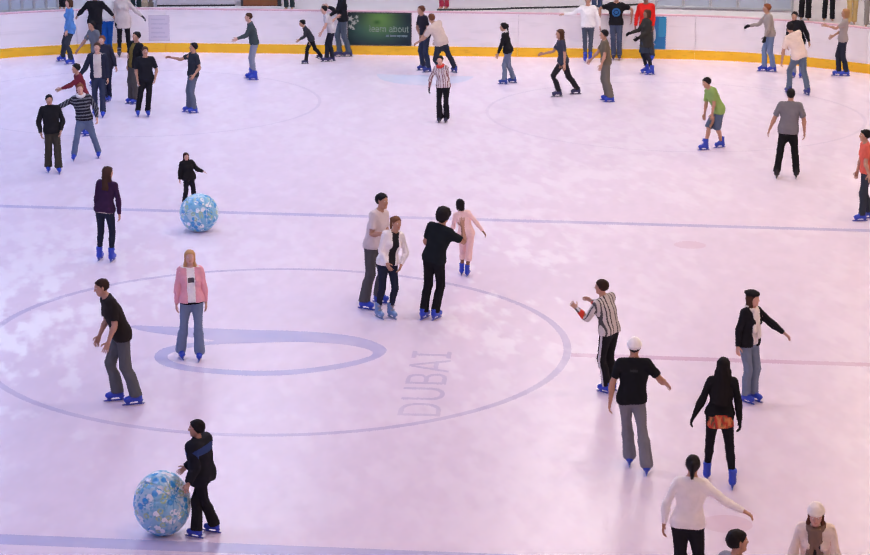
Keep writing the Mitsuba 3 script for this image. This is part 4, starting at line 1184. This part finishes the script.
person('woman with very long black hair and a red patterned hip skirt', (723.5, 720), [(732, 486), (706.5, 478)], 358, 92, ('crop', (0.010, 0.010, 0.013)), ('slim', (0.011, 0.011, 0.016)), ('verylong', (0.010, 0.008, 0.009)), 'tan', 'f',
       skirt=(lambda v: np.where((meshkit.noise(v * 38, 3) > 0.62)[:, None], V(0.10, 0.09, 0.05), np.where((meshkit.noise(v * 26, 7) > 0.6)[:, None], V(0.62, 0.26, 0.10), V(0.50, 0.045, 0.030))), dict(low=0.80, r=0.185, e=0.034, top=0.985)), gloves=BLK,
       arms={'R': ((0.26, 0, -0.95), (0.12, -0.05, -1)), 'L': ((-0.36, 0, -0.9), (-0.40, -0.05, -0.9))}, lean=(-1, 0))
person('woman in a black beret and black jacket with a pale scarf', (753, 749), [(747.5, 402), (755, 400)], 292, 320, ('vest', (0.68, 0.64, 0.65)), ('straight', (0.17, 0.21, 0.30)), ('shoulder', 'brown'), 'pale', 'f', hat=('beret', (0.012, 0.012, 0.014)), over=('open_jacket', (0.012, 0.012, 0.017)), scarf=(0.82, 0.77, 0.74), head=340,
       arms={'L': ((0.72, 0.0, -0.62), (0.78, -0.1, -0.55)), 'R': ((-0.30, -0.1, -1), (-0.02, -0.25, -1))}, lean=(2, 0))
person('woman in a white sweater with tied-back black hair seen from behind', (693, 688), [(701, 602), (681, 600)], 456, 90, ('sweater', (0.93, 0.89, 0.88)), ('straight', (0.012, 0.012, 0.017)), ('tail', 'black'), 'tan', 'f',
       arms={'R': ((0.78, 0, -0.62), (0.88, 0, -0.45)), 'L': ((-0.42, 0, -0.9), (-0.10, -0.05, -1))})
person('dark-haired man of whom only the head shows at the bottom edge', (737.5, 736), [(733, 700), (741, 702)], 531, 40, ('tee', (0.30, 0.30, 0.36)), ('straight', DJEAN), ('short', 'black'), 'tan', 'm', head=20)
person('woman in a white beanie and cream coat with long brown hair', (816, 815), [(809, 650), (823, 650)], 507, 270, ('vest', (0.03, 0.03, 0.035)), ('slim', DJEAN), ('long', (0.11, 0.045, 0.025)), 'pale', 'f', hat=('beanie', (0.88, 0.82, 0.78)), over=('open_jacket', (0.84, 0.73, 0.66)), scarf=(0.22, 0.15, 0.12), lean=(0, -16), nod=16,
       arms={'R': ((-0.3, -0.1, -1), (0.05, -0.3, -1)), 'L': ((0.3, -0.1, -1), (-0.05, -0.3, -1))})


# ------------------------------------------------------------------ the two balls
def ball(px, py_bottom, r_px, label, tall=1.0):
    g = ground(px, py_bottom - 1.5)
    r = r_px / F * np.linalg.norm(g - EYE)
    m = trimesh.creation.icosphere(5, 1.0)
    v = np.array(m.vertices)
    lon = np.arctan2(v[:, 1], v[:, 0])
    seam = np.abs(np.sin(lon * 4)) * np.sqrt(np.maximum(1 - v[:, 2] ** 2, 0))
    v = v * (1 - 0.030 * np.exp(-(seam / 0.10) ** 2))[:, None] * (1 + 0.02 * (meshkit.fbm(v * 3, 3, 5) - 0.5))[:, None]
    v = v @ rx(64).T @ rz(35).T
    v[:, 2] = np.where(v[:, 2] < -0.955, -0.955 - (v[:, 2] + 0.955) * -0.15, v[:, 2])
    v = v * r * V(1 / tall ** 0.5, 1 / tall ** 0.5, tall)
    v[:, 2] -= v[:, 2].min() - 0.002
    c = g + V(0, 0, 0)
    key = numbered('ball')
    scene[key] = mikit.ply((v + c, m.faces), 'm_ball', smooth=True)
    labels[key] = {'label': label, 'category': 'ball', 'group': 'large printed inflatable balls'}
    val = trimesh.creation.cylinder(0.02, 0.016, sections=12)
    n = V(0.35, -0.7, 0.62) / np.linalg.norm(V(0.35, -0.7, 0.62))
    val.apply_transform(trimesh.geometry.align_vectors((0, 0, 1), n))
    val.apply_translation(c + V(0, 0, r * tall * 0.98) + n * (r * 0.975))
    put(key + '__valve', val, 'm_plain', color=(0.75, 0.78, 0.8))
    return c, r


ball(199.5, 232.5, 19.3, 'blue and white printed ball in front of the child in black')
ball(163, 535, 29.8, 'blue and white printed ball pushed by the boy at the lower left', 1.10)


# ------------------------------------------------------------------ posters on the far boards
def wall_frame(x0, x1):
    """The board face between two pixel columns, as origin and direction."""
    def at(x):
        o, d = EYE, (x - W / 2) / F * RT - (45 - H / 2) / F * UP + FW
        a = np.array(ring_line.coords)
        best = None
        for p, q in zip(a[:-1], a[1:]):
            M = np.array([[d[0], p[0] - q[0]], [d[1], p[1] - q[1]]])
            if abs(np.linalg.det(M)) < 1e-9:
                continue
            t, s = np.linalg.solve(M, p - o[:2])
            if t > 0 and -1e-6 <= s <= 1.000001 and (best is None or t > best[0]):
                best = (t, (p + s * (q - p)))
        return best[1]
    a, b = at(x0), at(x1)
    e = (b - a) / np.linalg.norm(b - a)
    return a, e, np.linalg.norm(b - a), np.array([e[1], -e[0]])


def on_wall(key, m2, frame, off, mat, color=None, label=None):
    """A mesh in (along, up, out) metres set on the board face."""
    a, e, L, n = frame
    v = np.array(m2.vertices)
    P = np.c_[a + np.outer(v[:, 0], e) + np.outer(v[:, 2] + off, n), v[:, 1]]
    return put(key, trimesh.Trimesh(P, m2.faces, process=False), mat, color=color, label=label)


fr = wall_frame(347.5, 411.5)
PA, PE, PL, PN = fr


def green_rgb(p, n, uv):
    u = ((p.x - float(PA[0])) * float(PE[0]) + (p.y - float(PA[1])) * float(PE[1])) / float(PL)
    w = (p.z - 0.28) / 0.88
    glow = dr.exp(-(dr.square((u - 0.50) / 0.25) + dr.square((w - 0.80) / 0.45)))
    glow2 = dr.exp(-(dr.square((u - 0.40) / 0.42) + dr.square((w - 0.45) / 0.34)))
    c = MIX((0.004, 0.014, 0.030), (0.03, 0.11, 0.085), glow2)
    c = MIX(c, (0.12, 0.27, 0.055), glow)
    return MIX(c, (0.03, 0.13, 0.02), dr.exp(-(dr.square((u - 0.46) / 0.055) + dr.square((w - 0.70) / 0.07))) * 0.9)


scene['m_green_poster'] = {'type': 'twosided', 'bsdf': {'type': 'principled', 'base_color': mikit.proc(green_rgb), 'roughness': 0.35, 'specular': 0.4}}
on_wall('poster', bevel(0, PL, 0.27, 1.155, 0.0, 0.016, 0.004), fr, 0.004, 'm_green_poster')
labels['poster'] = {'label': 'wide dark green poster with pale lettering on the far boards', 'category': 'poster'}
for word, u0, u1 in (('learn', 0.345, 0.60), ('about', 0.65, 0.955)):
    tx = meshkit.text_mesh(word, 0.17, 0.003)
    tx.apply_scale([PL * (u1 - u0) / tx.extents[0], 1, 1])
    tx.apply_translation((PL * u0 - tx.bounds[0][0], 0.635, 0))
    on_wall('poster__lettering', tx, fr, 0.021, 'm_plain', (0.24, 0.32, 0.26), 'pale word ' + word)
for x0, w in ((0.60, 0.05), (0.665, 0.09), (0.77, 0.06), (0.845, 0.09)):   # a second line too small to read
    on_wall('poster__small_print', bevel(PL * x0, PL * (x0 + w), 0.50, 0.555, 0, 0.003, 0.001), fr, 0.021, 'm_plain', (0.13, 0.20, 0.22))
for i, (u, w, r) in enumerate([(0.05, 0.80, 0.085), (0.10, 0.68, 0.075), (0.05, 0.56, 0.07), (0.145, 0.86, 0.055), (0.16, 0.74, 0.04), (0.09, 0.50, 0.05)]):
    a = np.linspace(0, math.tau, 40, endpoint=False)
    rr = r * (0.72 + 0.28 * np.cos(5 * a + i))
    m = trimesh.creation.extrude_polygon(Polygon(np.c_[PL * u + rr * np.cos(a), 0.28 + 0.88 * w + rr * np.sin(a)]), 0.003, engine='earcut')
    on_wall('poster__petal', m, fr, 0.021, 'm_plain', (0.48, 0.52, 0.47))
for u0, u1, w0, w1 in ((0, PL, 0.262, 0.285), (0, PL, 1.14, 1.163), (-0.0, 0.025, 0.262, 1.163), (PL - 0.03, PL, 0.262, 1.163)):
    on_wall('poster__edge_strip', bevel(u0, u1, w0, w1, 0, 0.012, 0.003), fr, 0.016, 'm_dark')

f2 = wall_frame(652, 665.5)
L2 = f2[2]
on_wall('poster_001', bevel(-0.25, L2, 0.27, 1.15, 0.0, 0.014, 0.004), f2, 0.006, 'm_plain', (0.020, 0.19, 0.50))
labels['poster_001'] = {'label': 'narrow blue poster with a white shape on the far boards', 'category': 'poster'}
a = np.linspace(0, math.tau, 32, endpoint=False)
blob = Polygon(np.c_[0.02 + 0.075 * np.cos(a), 0.66 + 0.20 * np.sin(a)]).union(Polygon([(-0.02, 0.5), (0.10, 0.38), (0.03, 0.36), (-0.06, 0.46)]))
on_wall('poster_001__emblem', trimesh.creation.extrude_polygon(blob, 0.003, engine='earcut'), f2, 0.021, 'm_plain', (0.72, 0.75, 0.82))
on_wall('poster_001__band', bevel(L2 * 0.45, L2 * 0.98, 0.60, 1.13, 0, 0.003, 0.001), f2, 0.021, 'm_plain', (0.03, 0.30, 0.58))

f3 = wall_frame(149, 170)
on_wall('poster_002', bevel(0, f3[2], 0.31, 1.02, 0.0, 0.006, 0.002), f3, 0.008, 'm_plain', (0.66, 0.60, 0.70))
labels['poster_002'] = {'label': 'faded pale grey advert panel on the boards right of the beige coat', 'category': 'poster'}
for k in range(5):
    on_wall('poster_002__faded_line', bevel(f3[2] * 0.12, f3[2] * (0.9 - 0.12 * (k % 3)), 0.40 + 0.12 * k, 0.44 + 0.12 * k, 0, 0.002, 0.0005), f3, 0.0142, 'm_plain', (0.58, 0.53, 0.64))


# ------------------------------------------------------------------ on the promenade behind the boards
def pg(x, y):
    return ground(x, y, PZ)


def along(x0, y0, x1, y1):
    a, b = pg(x0, y0), pg(x1, y1)
    e = (b - a) / np.linalg.norm(b - a)
    return a, e, np.linalg.norm(b - a), V(-e[1], e[0], 0)


def framed(key, m, fr_, mat, color=None, label=None):
    """A mesh in (along, back, up) metres from a promenade spot."""
    a, e, L, n = fr_
    v = np.array(m.vertices)
    return put(key, trimesh.Trimesh(a + np.outer(v[:, 0], e) + np.outer(v[:, 1], n) + np.outer(v[:, 2], V(0, 0, 1)), m.faces, process=False), mat, color=color, label=label)


def balustrade(name, fr_, n, h, label, cat_='railing'):
    a, e, L, _ = fr_
    labels[name] = {'label': label, 'category': cat_}
    for k in range(n + 1):
        framed(f'{name}__post', bevel(L * k / n - 0.03, L * k / n + 0.03, -0.03, 0.03, 0, h, 0.006), fr_, 'm_metal_paint')
    for k in range(n):
        framed(f'{name}__pane', bx(L * k / n + 0.04, L * (k + 1) / n - 0.04, -0.005, 0.005, 0.10, h - 0.04), fr_, 'm_pane_blue')
    framed(f'{name}__handrail', bevel(-0.03, L + 0.03, -0.04, 0.04, h, h + 0.05, 0.01), fr_, 'm_metal_paint')
    framed(f'{name}__bottom_rail', bevel(-0.03, L + 0.03, -0.025, 0.025, 0.04, 0.10, 0.01), fr_, 'm_metal_paint')


scene['m_pane_blue'] = {'type': 'principled', 'base_color': col((0.42, 0.48, 0.58)), 'roughness': 0.15, 'specular': 0.6}
scene['m_pane_blue'] = {'type': 'twosided', 'bsdf': scene['m_pane_blue']}
balustrade('railing', along(-14, 14.5, 58, 10.5), 6, 1.0, 'grey metal railing with frosted panes behind the boards at the upper left corner')
balustrade('railing_001', along(656, 9.0, 792, 12.5), 5, 1.0, 'blue-grey railing with frosted panes behind the boards at the upper right')
fr4 = along(156, 6.8, 236, 6.2)
labels['counter'] = {'label': 'pale grey panelled counter behind the boards left of the brown cabinet', 'category': 'counter'}
framed('counter__body', bevel(0, fr4[2], 0, 0.7, 0.05, 1.0, 0.01), fr4, 'm_grey_panel')
framed('counter__worktop', bevel(-0.04, fr4[2] + 0.04, -0.04, 0.74, 1.0, 1.04, 0.01), fr4, 'm_tile')
framed('counter__plinth', bevel(0.03, fr4[2] - 0.03, 0.04, 0.66, 0, 0.05, 0.005), fr4, 'm_dark')
for k in range(4):
    framed('counter__panel', bevel(fr4[2] * k / 4 + 0.02, fr4[2] * (k + 1) / 4 - 0.02, -0.015, 0.01, 0.09, 0.96, 0.006), fr4, 'm_grey_panel')
fr5 = along(241, 6.0, 281.5, 6.0)
labels['cabinet'] = {'label': 'brown wooden cabinet behind the boards above the far ice', 'category': 'cabinet'}
framed('cabinet__body', bevel(0, fr5[2], 0, 0.6, 0, 1.0, 0.01), fr5, 'm_wood')
framed('cabinet__top', bevel(-0.03, fr5[2] + 0.03, -0.03, 0.63, 1.0, 1.035, 0.01), fr5, 'm_wood')
for k in range(2):
    d_ = framed('cabinet__door', bevel(fr5[2] * (0.06 + 0.42 * k), fr5[2] * (0.46 + 0.42 * k), -0.02, 0.01, 0.05, 0.95, 0.006), fr5, 'm_wood')
    framed(d_ + '__handle', bevel(fr5[2] * (0.42 + 0.10 * k) - 0.012, fr5[2] * (0.42 + 0.10 * k) + 0.012, -0.045, -0.018, 0.45, 0.6, 0.005), fr5, 'm_steel')
framed('cabinet__post', bevel(fr5[2] * 0.90, fr5[2], -0.03, 0.02, 0, 1.0, 0.006), fr5, 'm_dark')
framed('cabinet__post', bevel(0, fr5[2] * 0.05, -0.03, 0.02, 0, 1.0, 0.006), fr5, 'm_dark')
for x0, x1, c, lab in ((141.5, 147.5, (0.50, 0.40, 0.30), 'beige square pillar behind the boards right of the long beige coat'), (149, 152.5, (0.20, 0.15, 0.13), 'thin dark brown pillar left of the grey counter')):
    fq = along(x0, 6.8, x1, 6.8)
    k = numbered('pillar')
    labels[k] = {'label': lab, 'category': 'pillar'}
    framed(k + '__shaft', bevel(0, fq[2], 0, fq[2], 0, CEIL - PZ, 0.02), fq, 'm_plain', c)
    framed(k + '__base', bevel(-0.03, fq[2] + 0.03, -0.03, fq[2] + 0.03, 0, 0.12, 0.01), fq, 'm_plain', V(*c) * 0.7)
# a thin dark line along the tiles
c0 = [pg(x, y) for x, y in ((437, 10.6), (470, 10.4), (505, 9.6), (512, 9.0), (545, 8.4), (572, 7.6), (592, 7.0), (640, 5.2))]
cb = cat(*[tube(p + V(0, 0, 0.025), q + V(0, 0, 0.025), 0.025, 8) for p, q in zip(c0[:-1], c0[1:])])
put('dark_line', cb, 'm_dark')
labels['dark_line'] = {'label': 'thin dark line along the pale floor behind the far boards', 'category': 'dark_line'}

# --- bystanders, standing on the promenade
for lab, feet, face, top_, tr, hr in (
        ('bystander in a dark teal coat behind the boards right of the brown cabinet', [(286, 8.5), (292, 8.5)], 255, ('coat', (0.03, 0.05, 0.055)), ('straight', (0.03, 0.045, 0.05)), ('short', 'black')),
        ('bystander with dark trousers behind the boards above the light blue top', [(60, 8), (64, 8)], 270, ('jacket', BLK), ('straight', (0.02, 0.02, 0.03)), ('short', 'black')),
        ('bystander in a dark green coat between the beige coat and the pillar behind the boards', [(133, 8), (139, 8)], 270, ('coat', (0.02, 0.045, 0.045)), ('straight', (0.02, 0.035, 0.04)), ('short', 'black')),
        ('bystander in a red coat behind the boards above the beige t-shirt', [(441, 7.8), (446, 7.8)], 240, ('coat', (0.42, 0.04, 0.07)), ('straight', (0.42, 0.04, 0.08)), ('short', 'black')),
        ('bystander in dark blue trousers behind the boards between white shirt and black t-shirt', [(594, 8.5), (600, 8.5)], 270, ('jacket', NAVY), ('straight', (0.05, 0.07, 0.14)), ('short', 'black')),
        ('bystander in black trousers right of the blue-grey railing, leftmost of three pairs of legs', [(801, 18.5), (808, 19)], 270, ('jacket', BLK), ('loose', BLK), ('short', 'black')),
        ('bystander in dark trousers, middle of three pairs of legs behind the right boards', [(824, 19.5), (832, 20)], 270, ('coat', (0.05, 0.05, 0.055)), ('straight', (0.015, 0.017, 0.022)), ('short', 'black')),
        ('bystander in a yellow top behind the boards at the upper right corner', [(849, 23), (854, 23)], 270, ('tunic', (0.72, 0.55, 0.22)), ('straight', (0.62, 0.46, 0.20)), ('long', 'black')),
        ('bystander in a white top and dark skirt behind the boards at the right edge', [(866, 26), (872, 26)], 270, ('sweater', WHITE), ('straight', (0.30, 0.28, 0.26)), ('short', 'black'))):
    person(lab, None, feet, 0, face, top_, tr, hr, 'tan', 'm', height=1.72, level=PZ, skates=False, shoes=BLK, lift=(-0.055, -0.055))
